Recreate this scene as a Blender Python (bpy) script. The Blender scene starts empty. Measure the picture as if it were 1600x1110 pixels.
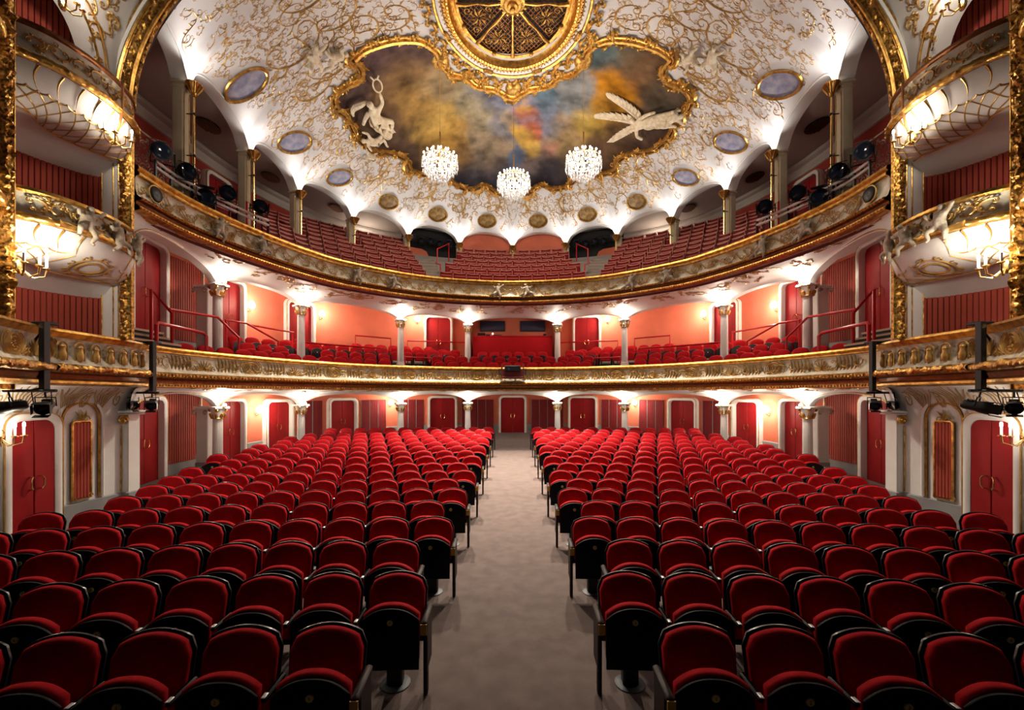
import bpy, math, random
import numpy as np
from mathutils import Vector, Matrix, noise as mnoise

PI = math.pi
sc = bpy.context.scene
col = sc.collection
RND = random.Random(7)

# ------------------------------------------------------------------ camera, world, exposure
EYE = 2.43
cam_d = bpy.data.cameras.new('camera')
cam_d.sensor_width = 36.0
cam_d.lens = 670.0 / 1600.0 * 36.0
cam_d.shift_y = 62.0 / 1600.0
cam_d.shift_x = -1.0 / 1600.0
cam_d.clip_start = 0.05
cam_d.clip_end = 200
cam = bpy.data.objects.new('camera', cam_d)
col.objects.link(cam)
cam.location = (0, 0, EYE)
cam.rotation_euler = (PI / 2, 0, 0)
sc.camera = cam

wd = bpy.data.worlds.new('hall_dark')
sc.world = wd
wd.use_nodes = True
wd.node_tree.nodes['Background'].inputs[0].default_value = (0.35, 0.45, 0.8, 1)
wd.node_tree.nodes['Background'].inputs[1].default_value = 0.004

vs = sc.view_settings
vs.view_transform = 'Standard'
vs.look = 'None'
vs.gamma = 1.0
vs.use_curve_mapping = False
vs.exposure = 0.55
POWER = 1.0
try:
    sc.cycles.max_bounces = 6; sc.cycles.diffuse_bounces = 3; sc.cycles.glossy_bounces = 3; sc.cycles.transmission_bounces = 4
    sc.cycles.caustics_reflective = False; sc.cycles.caustics_refractive = False
except Exception:
    pass

# ------------------------------------------------------------------ mesh helper
def vsub(a, b): return (a[0]-b[0], a[1]-b[1], a[2]-b[2])
def vadd(a, b): return (a[0]+b[0], a[1]+b[1], a[2]+b[2])
def vmul(a, k): return (a[0]*k, a[1]*k, a[2]*k)
def vcross(a, b): return (a[1]*b[2]-a[2]*b[1], a[2]*b[0]-a[0]*b[2], a[0]*b[1]-a[1]*b[0])
def vnorm(a):
    l = math.sqrt(a[0]*a[0]+a[1]*a[1]+a[2]*a[2]) or 1.0
    return (a[0]/l, a[1]/l, a[2]/l)
def lerp(a, b, t): return a + (b-a)*t

class MB:
    def __init__(s, sx=1):
        s.v = []; s.f = []; s.m = []; s.sx = sx
    def add(s, verts, faces, mi=0):
        o = len(s.v)
        s.v.extend(verts)
        for f in faces:
            s.f.append(tuple(i+o for i in f))
        s.m.extend([mi]*len(faces))
        return s
    def box(s, c, d, rz=0.0, mi=0, taper=1.0, rot=None):
        hx, hy, hz = d[0]/2, d[1]/2, d[2]/2
        vs_ = []
        for z, k in ((-hz, 1.0), (hz, taper)):
            for x, y in ((-hx, -hy), (hx, -hy), (hx, hy), (-hx, hy)):
                vs_.append((x*k, y*k, z))
        if rot is not None:
            vs_ = [tuple(rot @ Vector(p)) for p in vs_]
        ca, sa = math.cos(rz), math.sin(rz)
        vs_ = [(c[0]+x*ca-y*sa, c[1]+x*sa+y*ca, c[2]+z) for x, y, z in vs_]
        return s.add(vs_, [(3,2,1,0),(4,5,6,7),(0,1,5,4),(1,2,6,5),(2,3,7,6),(3,0,4,7)], mi)
    def bbox(s, c, d, b=0.01, rz=0.0, mi=0):
        # box with bevelled vertical and top edges
        hx, hy, hz = d[0]/2, d[1]/2, d[2]/2
        rings = []
        def ring(x, y, z, bb):
            return [(-x+bb,-y,z),(x-bb,-y,z),(x,-y+bb,z),(x,y-bb,z),(x-bb,y,z),(-x+bb,y,z),(-x,y-bb,z),(-x,-y+bb,z)]
        rings += ring(hx-b, hy-b, -hz, b); rings += ring(hx, hy, -hz+b, b); rings += ring(hx, hy, hz-b, b); rings += ring(hx-b, hy-b, hz, b)
        ca, sa = math.cos(rz), math.sin(rz)
        vs_ = [(c[0]+x*ca-y*sa, c[1]+x*sa+y*ca, c[2]+z) for x, y, z in rings]
        fs = [tuple(range(7,-1,-1)), tuple(range(24,32))]
        for k in range(3):
            for i in range(8):
                j = (i+1) % 8
                fs.append((k*8+i, k*8+j, k*8+8+j, k*8+8+i))
        return s.add(vs_, fs, mi)
    def grid(s, rows, mi=0, cu=False, cv=False):
        n = len(rows); m = len(rows[0])
        vs_ = [p for r in rows for p in r]
        fs = []
        for i in range(n if cu else n-1):
            a = i*m; b = ((i+1) % n)*m
            for j in range(m if cv else m-1):
                k = (j+1) % m
                fs.append((a+j, a+k, b+k, b+j))
        return s.add(vs_, fs, mi)
    def tube(s, pts, r, n=6, closed=False, caps=True, mi=0):
        m = len(pts)
        rr = r if isinstance(r, (list, tuple)) else [r]*m
        rows = []
        up = None
        for i, p in enumerate(pts):
            a = pts[(i-1) % m] if (closed or i > 0) else p
            b = pts[(i+1) % m] if (closed or i < m-1) else p
            t = vnorm(vsub(b, a))
            if up is None:
                up = (0, 0, 1) if abs(t[2]) < 0.9 else (1, 0, 0)
            x = vnorm(vcross(t, up)); y = vcross(x, t)
            up = y
            rows.append([(p[0]+rr[i]*(x[0]*math.cos(q)+y[0]*math.sin(q)), p[1]+rr[i]*(x[1]*math.cos(q)+y[1]*math.sin(q)), p[2]+rr[i]*(x[2]*math.cos(q)+y[2]*math.sin(q))) for q in [2*PI*k/n for k in range(n)]])
        s.grid(rows, mi, closed, True)
        if caps and not closed:
            o = len(s.v) - m*n
            s.f.append(tuple(o+k for k in range(n))); s.m.append(mi)
            s.f.append(tuple(o+(m-1)*n+n-1-k for k in range(n))); s.m.append(mi)
        return s
    def lathe(s, prof, n=14, c=(0,0,0), mi=0, a0=0.0, a1=2*PI):
        full = abs(a1-a0-2*PI) < 1e-6
        k = n if full else n+1
        rows = []
        for i in range(k):
            a = a0+(a1-a0)*i/n
            rows.append([(c[0]+r*math.cos(a), c[1]+r*math.sin(a), c[2]+z) for r, z in prof])
        return s.grid(rows, mi, full, False)
    def ball(s, c, r, nu=8, nv=6, mi=0):
        rx, ry, rz = r if isinstance(r, (list, tuple)) else (r, r, r)
        vs_ = [(c[0], c[1], c[2]-rz)]
        for j in range(1, nv):
            b = -PI/2+PI*j/nv
            for i in range(nu):
                a = 2*PI*i/nu
                vs_.append((c[0]+rx*math.cos(b)*math.cos(a), c[1]+ry*math.cos(b)*math.sin(a), c[2]+rz*math.sin(b)))
        vs_.append((c[0], c[1], c[2]+rz))
        fs = []
        for i in range(nu):
            fs.append((0, 1+(i+1) % nu, 1+i))
            fs.append((len(vs_)-1, 1+(nv-2)*nu+i, 1+(nv-2)*nu+(i+1) % nu))
        for j in range(nv-2):
            for i in range(nu):
                k = (i+1) % nu
                fs.append((1+j*nu+i, 1+j*nu+k, 1+(j+1)*nu+k, 1+(j+1)*nu+i))
        return s.add(vs_, fs, mi)
    def prism(s, out, y0, y1, mi=0, inset=0.0):
        # outline in (x, z), extruded along y from y0 (front, bevelled by inset) to y1
        n = len(out)
        cx = sum(p[0] for p in out)/n; cz = sum(p[1] for p in out)/n
        if inset:
            d = 1 if y1 > y0 else -1
            k = 1-inset/max(0.05, max(abs(p[0]-cx) for p in out))
            a = [(cx+(p[0]-cx)*k, y0, cz+(p[1]-cz)*k) for p in out]
            b = [(p[0], y0+d*inset, p[1]) for p in out]
            vs_ = a+b+[(p[0], y1, p[1]) for p in out]
            L = 3
        else:
            vs_ = [(p[0], y0, p[1]) for p in out]+[(p[0], y1, p[1]) for p in out]
            L = 2
        fs = [tuple(range(n)), tuple(range(L*n-1, (L-1)*n-1, -1))]
        for l in range(L-1):
            for i in range(n):
                j = (i+1) % n
                fs.append((l*n+i, (l+1)*n+i, (l+1)*n+j, l*n+j))
        return s.add(vs_, fs, mi)
    def ribbon(s, pts, nrm, side, w, h, mi=0):
        # raised half-round ribbon: pts on a surface, nrm its normals, side the in-surface sideways vectors
        vs_ = []
        for p, n_, t, ww in zip(pts, nrm, side, w):
            hh = min(h, ww)
            vs_.append((p[0]-t[0]*ww, p[1]-t[1]*ww, p[2]-t[2]*ww))
            vs_.append((p[0]+n_[0]*hh, p[1]+n_[1]*hh, p[2]+n_[2]*hh))
            vs_.append((p[0]+t[0]*ww, p[1]+t[1]*ww, p[2]+t[2]*ww))
        fs = []
        for i in range(len(pts)-1):
            a = i*3
            fs += [(a, a+1, a+4, a+3), (a+1, a+2, a+5, a+4)]
        return s.add(vs_, fs, mi)
    def xf(s, M, start=0):
        for i in range(start, len(s.v)):
            p = M @ Vector(s.v[i]); s.v[i] = (p[0], p[1], p[2])
        return s
    def mesh(s, name, mats, smooth=40):
        me = bpy.data.meshes.new(name)
        v = s.v; f = s.f
        if s.sx < 0:
            v = [(-p[0], p[1], p[2]) for p in v]; f = [q[::-1] for q in f]
        me.from_pydata(v, [], f)
        if not isinstance(mats, (list, tuple)): mats = [mats]
        for m in mats: me.materials.append(m)
        if len(mats) > 1: me.polygons.foreach_set('material_index', s.m)
        if smooth:
            me.polygons.foreach_set('use_smooth', [True]*len(me.polygons))
            if smooth < 180:
                me.set_sharp_from_angle(angle=math.radians(smooth))
        me.update()
        return me
    def build(s, name, mats, parent=None, smooth=40):
        return link(name, s.mesh(name, mats, smooth), parent)

def link(name, me, parent=None, loc=None, rz=None):
    o = bpy.data.objects.new(name, me)
    col.objects.link(o)
    if parent is not None: o.parent = parent
    if loc is not None: o.location = loc
    if rz is not None: o.rotation_euler = (0, 0, rz)
    return o
def tag(o, label=None, cat=None, group=None, kind=None):
    if label: o['label'] = label
    if cat: o['category'] = cat
    if group: o['group'] = group
    if kind: o['kind'] = kind
    return o
def empty(name, loc=(0,0,0), rz=0.0):
    o = bpy.data.objects.new(name, None)
    o.empty_display_size = 0.1
    col.objects.link(o); o.location = loc; o.rotation_euler = (0, 0, rz)
    return o
def copy_tree(o, parent=None):
    c = o.copy(); col.objects.link(c)
    if parent is not None: c.parent = parent
    for ch in list(o.children): copy_tree(ch, c)
    return c
ORD = ['zeroth','first','second','third','fourth','fifth','sixth','seventh','eighth','ninth','tenth','eleventh','twelfth','thirteenth','fourteenth','fifteenth','sixteenth','seventeenth','eighteenth','nineteenth','twentieth','twenty-first','twenty-second','twenty-third','twenty-fourth','twenty-fifth','twenty-sixth','twenty-seventh','twenty-eighth','twenty-ninth','thirtieth']
SIDE = {-1: 'left', 1: 'right'}

# ------------------------------------------------------------------ plan curves (horseshoe, left half mirrored)
def catmull(P, per=16):
    out = []
    n = len(P)
    for i in range(n-1):
        p0 = P[max(0, i-1)]; p1 = P[i]; p2 = P[i+1]; p3 = P[min(n-1, i+2)]
        for k in range(per):
            t = k/per
            out.append(tuple(0.5*((2*p1[a])+(-p0[a]+p2[a])*t+(2*p0[a]-5*p1[a]+4*p2[a]-p3[a])*t*t+(-p0[a]+3*p1[a]-3*p2[a]+p3[a])*t**3) for a in range(len(p1))))
    out.append(tuple(P[-1]))
    return out
class Plan:
    def __init__(s, half, per=16):
        full = list(half)+[(-x, y) for x, y in reversed(half[:-1])]
        P = catmull(full, per)
        s.set(P)
    def set(s, P):
        s.P = np.array(P)
        d = np.hypot(np.diff(s.P[:,0]), np.diff(s.P[:,1]))
        s.S = np.concatenate([[0], np.cumsum(d)])
        s.L = float(s.S[-1])
    def at(s, q, off=0.0):
        q = min(max(q, 0.0), s.L)
        x = float(np.interp(q, s.S, s.P[:,0])); y = float(np.interp(q, s.S, s.P[:,1]))
        e = 0.12
        a = max(0, q-e); b = min(s.L, q+e)
        tx = float(np.interp(b, s.S, s.P[:,0])-np.interp(a, s.S, s.P[:,0])); ty = float(np.interp(b, s.S, s.P[:,1])-np.interp(a, s.S, s.P[:,1]))
        l = math.hypot(tx, ty); nx, ny = ty/l, -tx/l      # inward, towards the hall
        return x-nx*off, y-ny*off, nx, ny
    def near(s, x, y):
        i = int(np.argmin((s.P[:,0]-x)**2+(s.P[:,1]-y)**2))
        return float(s.S[i])
    def samples(s, n, a=0.0, b=None):
        b = s.L if b is None else b
        return [a+(b-a)*i/n for i in range(n+1)]
def sweep(mb, plan, prof, n=120, a=0.0, b=None, mi=0):
    # prof: (inward offset, z) pairs
    rows = []
    for q in plan.samples(n, a, b):
        x, y, nx, ny = plan.at(q)
        rows.append([(x+nx*o, y+ny*o, z) for o, z in prof])
    mb.grid(rows, mi)
    return mb

B1 = Plan([(-7.87,9.15),(-7.8,10.4),(-7.25,12.2),(-6.2,14.1),(-4.67,15.6),(-2.4,16.7),(0,17.05)])
B2 = Plan([(-7.45,8.45),(-7.47,9.9),(-7.1,11.6),(-6.45,13.3),(-5.5,14.7),(-3.2,16.4),(0,17.1)])
W0 = Plan([(-9.0,9.1),(-9.6,11.2),(-9.7,14),(-9.2,17),(-7.6,19.9),(-5.6,21.8),(-3.2,22.75),(0,22.9)])
W1 = Plan([(-9.0,9.1),(-9.6,11.5),(-9.6,14),(-9.0,17),(-7.2,19.4),(-4.9,20.7),(-2.6,21.1),(0,21.1)])
G2 = Plan([(-10.1,7.6),(-10.4,10),(-10.5,13),(-10.2,16.2),(-8.8,19.8),(-6.2,22.0),(-3.4,22.75),(0,22.85)])
COLS = [(-8.6,12.5),(-7.6,15.4),(-4.78,18.3),(-2.05,19.6),(2.05,19.6),(4.78,18.3),(7.6,15.4),(8.6,12.5)]
PIL = [(-7.8,10.3),(-8.1,13.2),(-7.9,15.8),(-6.78,18.2),(-4.93,20.2),(-2.64,21.3),(0,21.7),(2.64,21.3),(4.93,20.2),(6.78,18.2),(7.9,15.8),(8.1,13.2),(7.8,10.3)]
ARC_C = (0.0, -23.1)      # the stalls rows are arcs about this point behind the stage
def rho(x, y): return math.hypot(x-ARC_C[0], y-ARC_C[1])+ARC_C[1]
def floor_z(x, y):
    r = rho(x, y)
    return 0.0 if r < 8.0 else 0.028*(r-8.0)*min(1.0, (r-8.0)/2.0)

# ------------------------------------------------------------------ materials
def newmat(name):
    m = bpy.data.materials.new(name); m.use_nodes = True
    nt = m.node_tree
    return m, nt, nt.nodes['Principled BSDF']
def mat(name, colr, rough=0.6, metal=0.0, var=0.0, scale=8.0, bump=0.0, bscale=60.0, sheen=0.0, sheen_c=None, coat=0.0, dark=None, spec=0.5, emis=None, estr=0.0):
    m, nt, b = newmat(name)
    N = nt.nodes; L = nt.links
    b.inputs['Base Color'].default_value = (*colr, 1)
    b.inputs['Roughness'].default_value = rough
    b.inputs['Metallic'].default_value = metal
    b.inputs['Specular IOR Level'].default_value = spec
    if sheen:
        b.inputs['Sheen Weight'].default_value = sheen
        b.inputs['Sheen Roughness'].default_value = 0.4
        b.inputs['Sheen Tint'].default_value = (*(sheen_c or (1,1,1)), 1)
    if coat:
        b.inputs['Coat Weight'].default_value = coat
        b.inputs['Coat Roughness'].default_value = 0.1
    if emis:
        b.inputs['Emission Color'].default_value = (*emis, 1)
        b.inputs['Emission Strength'].default_value = estr
    if var or bump:
        tc = N.new('ShaderNodeTexCoord')
    if var:
        nz = N.new('ShaderNodeTexNoise'); nz.inputs['Scale'].default_value = scale; nz.inputs['Detail'].default_value = 5
        L.new(tc.outputs['Object'], nz.inputs['Vector'])
        mx = N.new('ShaderNodeMix'); mx.data_type = 'RGBA'
        rp = N.new('ShaderNodeValToRGB'); rp.color_ramp.elements[0].position = 0.35; rp.color_ramp.elements[1].position = 0.65
        L.new(nz.outputs[0], rp.inputs[0]); L.new(rp.outputs[0], mx.inputs[0])
        d = dark or tuple(c*(1-var) for c in colr)
        mx.inputs[6].default_value = (*d, 1); mx.inputs[7].default_value = (*colr, 1)
        L.new(mx.outputs[2], b.inputs['Base Color'])
    if bump:
        n2 = N.new('ShaderNodeTexNoise'); n2.inputs['Scale'].default_value = bscale; n2.inputs['Detail'].default_value = 3
        L.new(tc.outputs['Object'], n2.inputs['Vector'])
        bp = N.new('ShaderNodeBump'); bp.inputs['Strength'].default_value = bump; bp.inputs['Distance'].default_value = 0.02
        L.new(n2.outputs[0], bp.inputs['Height']); L.new(bp.outputs[0], b.inputs['Normal'])
    return m
def emit(name, c, s):
    m = bpy.data.materials.new(name); m.use_nodes = True
    nt = m.node_tree; nt.nodes.clear()
    e = nt.nodes.new('ShaderNodeEmission'); o = nt.nodes.new('ShaderNodeOutputMaterial')
    e.inputs[0].default_value = (*c, 1); e.inputs[1].default_value = s
    nt.links.new(e.outputs[0], o.inputs[0])
    return m

M = {}
M['gold'] = mat('gold_leaf', (0.83,0.52,0.14), 0.34, 0.92, var=0.45, scale=9, bump=0.25, bscale=30, dark=(0.42,0.21,0.05))
M['gold_carved'] = mat('carved_gold', (0.74,0.42,0.10), 0.36, 0.92, var=0.5, scale=24, bump=0.5, bscale=30, dark=(0.16,0.07,0.018))  # dark noise tone stands in for shade in the carved crevices
M['gold_paint'] = mat('gilded_line', (0.66,0.42,0.13), 0.42, 0.55, var=0.4, scale=6, dark=(0.40,0.22,0.06))
M['bronze'] = mat('shadow_gilt', (0.30,0.12,0.04), 0.42, 0.7, var=0.4, scale=10, bump=0.3, bscale=30)  # cove shade put into the gilt colour; plain bronze on rods and bars
M['white'] = mat('white_plaster', (0.86,0.84,0.82), 0.6, var=0.06, scale=3, bump=0.08, bscale=20)
M['dome'] = mat('dome_plaster', (0.72,0.70,0.71), 0.62, var=0.08, scale=1.5, bump=0.1, bscale=14)
M['cream'] = mat('cream_stucco', (0.90,0.85,0.72), 0.6, var=0.2, scale=5, bump=0.3, bscale=24, dark=(0.70,0.60,0.40))
M['relief'] = mat('grey_stucco', (0.70,0.64,0.53), 0.62, var=0.3, scale=7, bump=0.5, bscale=22, dark=(0.36,0.29,0.20))
M['figure'] = mat('figure_stucco', (0.80,0.71,0.55), 0.6, var=0.2, scale=9, bump=0.2, bscale=18, dark=(0.62,0.50,0.34))
M['salmon'] = mat('salmon_wall', (0.70,0.185,0.11), 0.75, var=0.10, scale=2.0, bump=0.05, bscale=80, spec=0.2)
M['slat'] = mat('red_slat', (0.44,0.075,0.050), 0.65, var=0.15, scale=3, spec=0.15)
M['slat_back'] = mat('red_slat_groove', (0.12,0.012,0.010), 0.7)
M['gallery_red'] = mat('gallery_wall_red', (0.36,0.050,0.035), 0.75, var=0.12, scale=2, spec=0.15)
M['door'] = mat('door_leather', (0.34,0.010,0.013), 0.55, var=0.15, scale=3, bump=0.05, bscale=90, spec=0.2)
M['drape'] = mat('wine_drape', (0.20,0.008,0.012), 0.85, var=0.2, scale=5, sheen=0.3, sheen_c=(0.6,0.05,0.05))
M['brass'] = mat('brass', (0.80,0.58,0.25), 0.25, 1.0)
M['velvet'] = mat('red_velvet', (0.60,0.008,0.016), 0.85, var=0.22, scale=14, bump=0.12, bscale=240, sheen=0.12, sheen_c=(1.0,0.06,0.05), spec=0.15)
M['velvet_b'] = mat('circle_velvet', (0.50,0.008,0.014), 0.85, var=0.15, scale=14, sheen=0.3, sheen_c=(1.0,0.06,0.05), spec=0.15)
M['lacquer'] = mat('black_lacquer', (0.006,0.005,0.009), 0.34, spec=0.28, coat=0.08)
M['blackwood'] = mat('black_stained_wood', (0.006,0.005,0.009), 0.55, var=0.3, scale=30, spec=0.18)
M['steel'] = mat('dark_steel', (0.05,0.055,0.065), 0.55, 0.5)
M['plate'] = mat('number_plate', (0.80,0.62,0.20), 0.4, 0.2)
M['plate_ink'] = mat('number_ink', (0.02,0.015,0.01), 0.7)
M['label_y'] = mat('row_label_yellow', (0.75,0.42,0.05), 0.5)
M['dado'] = mat('grey_dado', (0.30,0.30,0.31), 0.6, var=0.15, scale=2)
M['carpet'] = mat('grey_brown_carpet', (0.175,0.135,0.125), 0.95, var=0.22, scale=5, bump=0.35, bscale=160, sheen=0.15, spec=0.05)
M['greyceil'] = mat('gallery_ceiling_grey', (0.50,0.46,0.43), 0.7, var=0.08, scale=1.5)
M['red_rail'] = mat('red_paint', (0.60,0.010,0.018), 0.35, spec=0.3)
M['gal_seat'] = mat('gallery_seat_red', (0.26,0.006,0.009), 0.6, var=0.25, scale=8, spec=0.15)
M['pinkwood'] = mat('worn_wood_edge', (0.58,0.20,0.15), 0.5, var=0.2, scale=12)
M['grey_seat'] = mat('charcoal_seat_back', (0.05,0.045,0.055), 0.4)
M['ironblack'] = mat('black_metal', (0.010,0.011,0.014), 0.42, spec=0.4)
M['bluelens'] = mat('dark_lens', (0.02,0.03,0.06), 0.08, coat=1.0)
M['endwood'] = mat('dark_brown_wood', (0.022,0.011,0.009), 0.5, var=0.3, scale=20, spec=0.2)
M['alu'] = mat('aluminium', (0.80,0.80,0.82), 0.4, 0.3)
M['dark'] = mat('dark_void', (0.012,0.011,0.012), 0.8)
M['nosing'] = mat('wood_nosing', (0.55,0.36,0.22), 0.5)
M['stepdark'] = mat('dark_step', (0.018,0.018,0.025), 0.8)
M['greystep'] = mat('grey_step', (0.33,0.30,0.28), 0.85)
M['lampglass'] = emit('lamp_glass', (1.0,0.90,0.78), 9.0)
M['bulb'] = emit('bulb_glow', (1.0,0.88,0.72), 30.0)
M['candle'] = emit('candle_bulb', (1.0,0.92,0.80), 14.0)
M['wax'] = mat('candle_sleeve', (0.9,0.86,0.78), 0.4)

def crystal_mat():
    m = bpy.data.materials.new('cut_crystal'); m.use_nodes = True
    nt = m.node_tree; b = nt.nodes['Principled BSDF']
    b.inputs['Base Color'].default_value = (0.40,0.40,0.43,1)
    b.inputs['Roughness'].default_value = 0.12
    b.inputs['Transmission Weight'].default_value = 0.15
    b.inputs['Specular IOR Level'].default_value = 0.9
    b.inputs['Subsurface Weight'].default_value = 0.0
    tr = nt.nodes.new('ShaderNodeBsdfTranslucent'); tr.inputs[0].default_value = (0.5,0.5,0.53,1)
    mx = nt.nodes.new('ShaderNodeMixShader'); mx.inputs[0].default_value = 0.5
    out = nt.nodes['Material Output']
    nt.links.new(b.outputs[0], mx.inputs[1]); nt.links.new(tr.outputs[0], mx.inputs[2]); nt.links.new(mx.outputs[0], out.inputs[0])
    return m
M['crystal'] = crystal_mat()

def point_light(name, loc, power, radius=0.05, colr=(1.0,0.86,0.68), parent=None):
    l = bpy.data.lights.new(name, 'POINT'); l.energy = power*POWER; l.shadow_soft_size = radius; l.color = colr
    o = bpy.data.objects.new(name, l); col.objects.link(o); o.location = loc
    if parent is not None: o.parent = parent
    return o
def spot_light(name, loc, target, power, angle=120, blend=0.6, radius=0.06, colr=(1.0,0.88,0.72), parent=None):
    l = bpy.data.lights.new(name, 'SPOT'); l.energy = power*POWER; l.spot_size = math.radians(angle); l.spot_blend = blend; l.shadow_soft_size = radius; l.color = colr
    o = bpy.data.objects.new(name, l); col.objects.link(o); o.location = loc
    d = Vector(target)-Vector(loc)
    o.rotation_euler = d.to_track_quat('-Z', 'Y').to_euler()
    if parent is not None: o.parent = parent
    return o

# ------------------------------------------------------------------ ornament strokes (rocaille scrolls) laid on surfaces
def st_spiral(cx, cy, r0, turns, a0, d, w, n=None):
    n = n or max(8, int(turns*9))
    out = []
    for i in range(n+1):
        t = i/n
        r = r0*(1-0.86*t)
        a = a0+d*turns*2*PI*t
        out.append((cx+r*math.cos(a), cy+r*math.sin(a), w*(1-0.45*t)))
    return out
def st_leaf(x, y, a, l, w):
    return [(x, y, w*0.25), (x+l*0.45*math.cos(a), y+l*0.45*math.sin(a), w), (x+l*math.cos(a+0.3), y+l*math.sin(a+0.3), w*0.1)]
def st_cscroll(x, y, s, a, w, rnd):
    # a C-scroll: an arc with a curl at each end and leaves on its back
    S = []
    arc = []
    for i in range(11):
        q = a-1.9+3.8*i/10
        arc.append((x+s*math.cos(q), y+s*math.sin(q)*0.8, w*(0.5+0.7*math.sin(PI*i/10))))
    S.append(arc)
    for e, d in ((0, 1), (10, -1)):
        px, py, _ = arc[e]
        k = s*0.33
        qx = px+(x-px)*0.33; qy = py+(y-py)*0.33
        S.append(st_spiral(qx, qy, k, 1.2, math.atan2(py-qy, px-qx), -1 if e == 0 else 1, w*0.8))
    for i in (2, 4, 5, 7, 8):
        px, py, _ = arc[i]
        q = math.atan2(py-y, px-x)+rnd.uniform(-0.7, 0.7)
        S.append(st_leaf(px, py, q, s*rnd.uniform(0.3, 0.6), w*1.2))
    return S
def st_sprig(x, y, s, a, w, rnd):
    # an S-shaped stem with curls and leaves to both sides
    S = []; stem = []
    ph = rnd.choice((-1, 1))
    for i in range(13):
        t = i/12
        u = (t-0.5)*2*s; v = ph*0.35*s*math.sin(2*PI*t)
        stem.append((x+u*math.cos(a)-v*math.sin(a), y+u*math.sin(a)+v*math.cos(a), w*(0.9-0.5*abs(t-0.5))))
    S.append(stem)
    for i in (1, 4, 8, 11):
        px, py, _ = stem[i]
        sd = ph*(1 if i in (1, 8) else -1)
        qa = a+sd*PI/2
        r = s*rnd.uniform(0.16, 0.26)
        S.append(st_spiral(px+r*math.cos(qa), py+r*math.sin(qa), r, 1.25, qa+PI, sd, w*0.75))
    for i in (0, 2, 3, 5, 6, 7, 9, 10, 12):
        px, py, _ = stem[i]
        S.append(st_leaf(px, py, a+rnd.uniform(-2.4, 2.4), s*rnd.uniform(0.18, 0.34), w*1.3))
    return S
def lay(mb, strokes, surf, h=0.02, mi=0):
    # surf(u, v) -> (point, normal); strokes are lists of (u, v, halfwidth)
    for S in strokes:
        pts = []; nr = []; sd = []; ws = []
        for i, (u, v, w) in enumerate(S):
            p, n_ = surf(u, v)
            if p is None: break
            pts.append(p); nr.append(n_); ws.append(w)
        if len(pts) < 2: continue
        for i in range(len(pts)):
            t = vnorm(vsub(pts[min(i+1, len(pts)-1)], pts[max(i-1, 0)]))
            sd.append(vnorm(vcross(t, nr[i])))
        mb.ribbon(pts, nr, sd, ws, h, mi)
# ------------------------------------------------------------------ dome: a height field over the plan, pulled down to the pillars
DC = (0.0, 12.6)           # centre of the ceiling ring
ZR = 13.95                 # height of the ring
RING_R = 2.35
Z_SPRING, Z_CROWN = 9.9, 10.62
FRONT_Y = 8.45
ARCH_A, ARCH_H0, ARCH_B = 7.42, 7.95, 4.75      # front arch: half width, springing height, rise
def front_arch_z(x):
    return ARCH_H0+ARCH_B*math.sqrt(max(0.0, 1-(x/ARCH_A)**2))
def _dome_tables():
    pts = [(-7.42, FRONT_Y)]+list(PIL)+[(7.42, FRONT_Y)]
    poly = []; zz = []
    P = pts
    n = len(P)
    per = 24
    cm = catmull(P, per)
    for i in range(len(cm)):
        k = i/per; b = k-math.floor(k)
        u = abs(2*b-1)
        u = min(1.0, max(0.0, (u-0.0)/0.93))
        z = Z_SPRING+(Z_CROWN-Z_SPRING)*math.sqrt(max(0.0, 1-u**2.3))
        if i == 0 or i == len(cm)-1: z = Z_SPRING
        if k < 0.5: z = max(ARCH_H0, lerp(9.6, z, k/0.5)) if False else z
        poly.append(cm[i]); zz.append(z)
    # front edge, right to left, following the great arch
    for i in range(1, 60):
        x = 7.42-14.84*i/60
        poly.append((x, FRONT_Y)); zz.append(front_arch_z(x))
    poly = np.array(poly); zz = np.array(zz)
    ang = np.arctan2(poly[:,1]-DC[1], poly[:,0]-DC[0])
    rad = np.hypot(poly[:,1]-DC[1], poly[:,0]-DC[0])
    o = np.argsort(ang)
    ang, rad, zz = ang[o], rad[o], zz[o]
    A = np.concatenate([ang-2*PI, ang, ang+2*PI]); R = np.tile(rad, 3); Z = np.tile(zz, 3)
    return A, R, Z
_DA, _DR, _DZ = _dome_tables()
_NT = 8192
_ta = np.linspace(-PI, PI, _NT+1)
_TR = np.interp(_ta, _DA, _DR).tolist(); _TZ = np.interp(_ta, _DA, _DZ).tolist()
def dome_edge(a):
    f = ((a+PI) % (2*PI))/(2*PI)*_NT
    i = int(f); t = f-i
    if i >= _NT: i = _NT-1; t = 1.0
    return _TR[i]+(_TR[i+1]-_TR[i])*t, _TZ[i]+(_TZ[i+1]-_TZ[i])*t
def dome_z(x, y):
    dx, dy = x-DC[0], y-DC[1]
    a = math.atan2(dy, dx); r = math.hypot(dx, dy)
    rp, z0 = dome_edge(a)
    if r <= RING_R: return ZR
    t = (rp-r)/(rp-RING_R)
    t = min(1.0, max(0.0, t))
    zd = Z_CROWN+(ZR-Z_CROWN)*(math.sin(t*PI/2)**0.92)
    d = (rp-r)
    k = math.exp(-d/0.75)*max(0.0, 1-t)
    if z0 > Z_CROWN: k = max(0.0, 1-t)**2
    return zd-(Z_CROWN-z0)*k
def dome_n(x, y, e=0.05):
    zx = (dome_z(x+e, y)-dome_z(x-e, y))/(2*e); zy = (dome_z(x, y+e)-dome_z(x, y-e))/(2*e)
    return vnorm((zx, zy, -1.0))      # pointing down into the hall
def dome_surf(x, y):
    return (x, y, dome_z(x, y)), dome_n(x, y)
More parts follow.
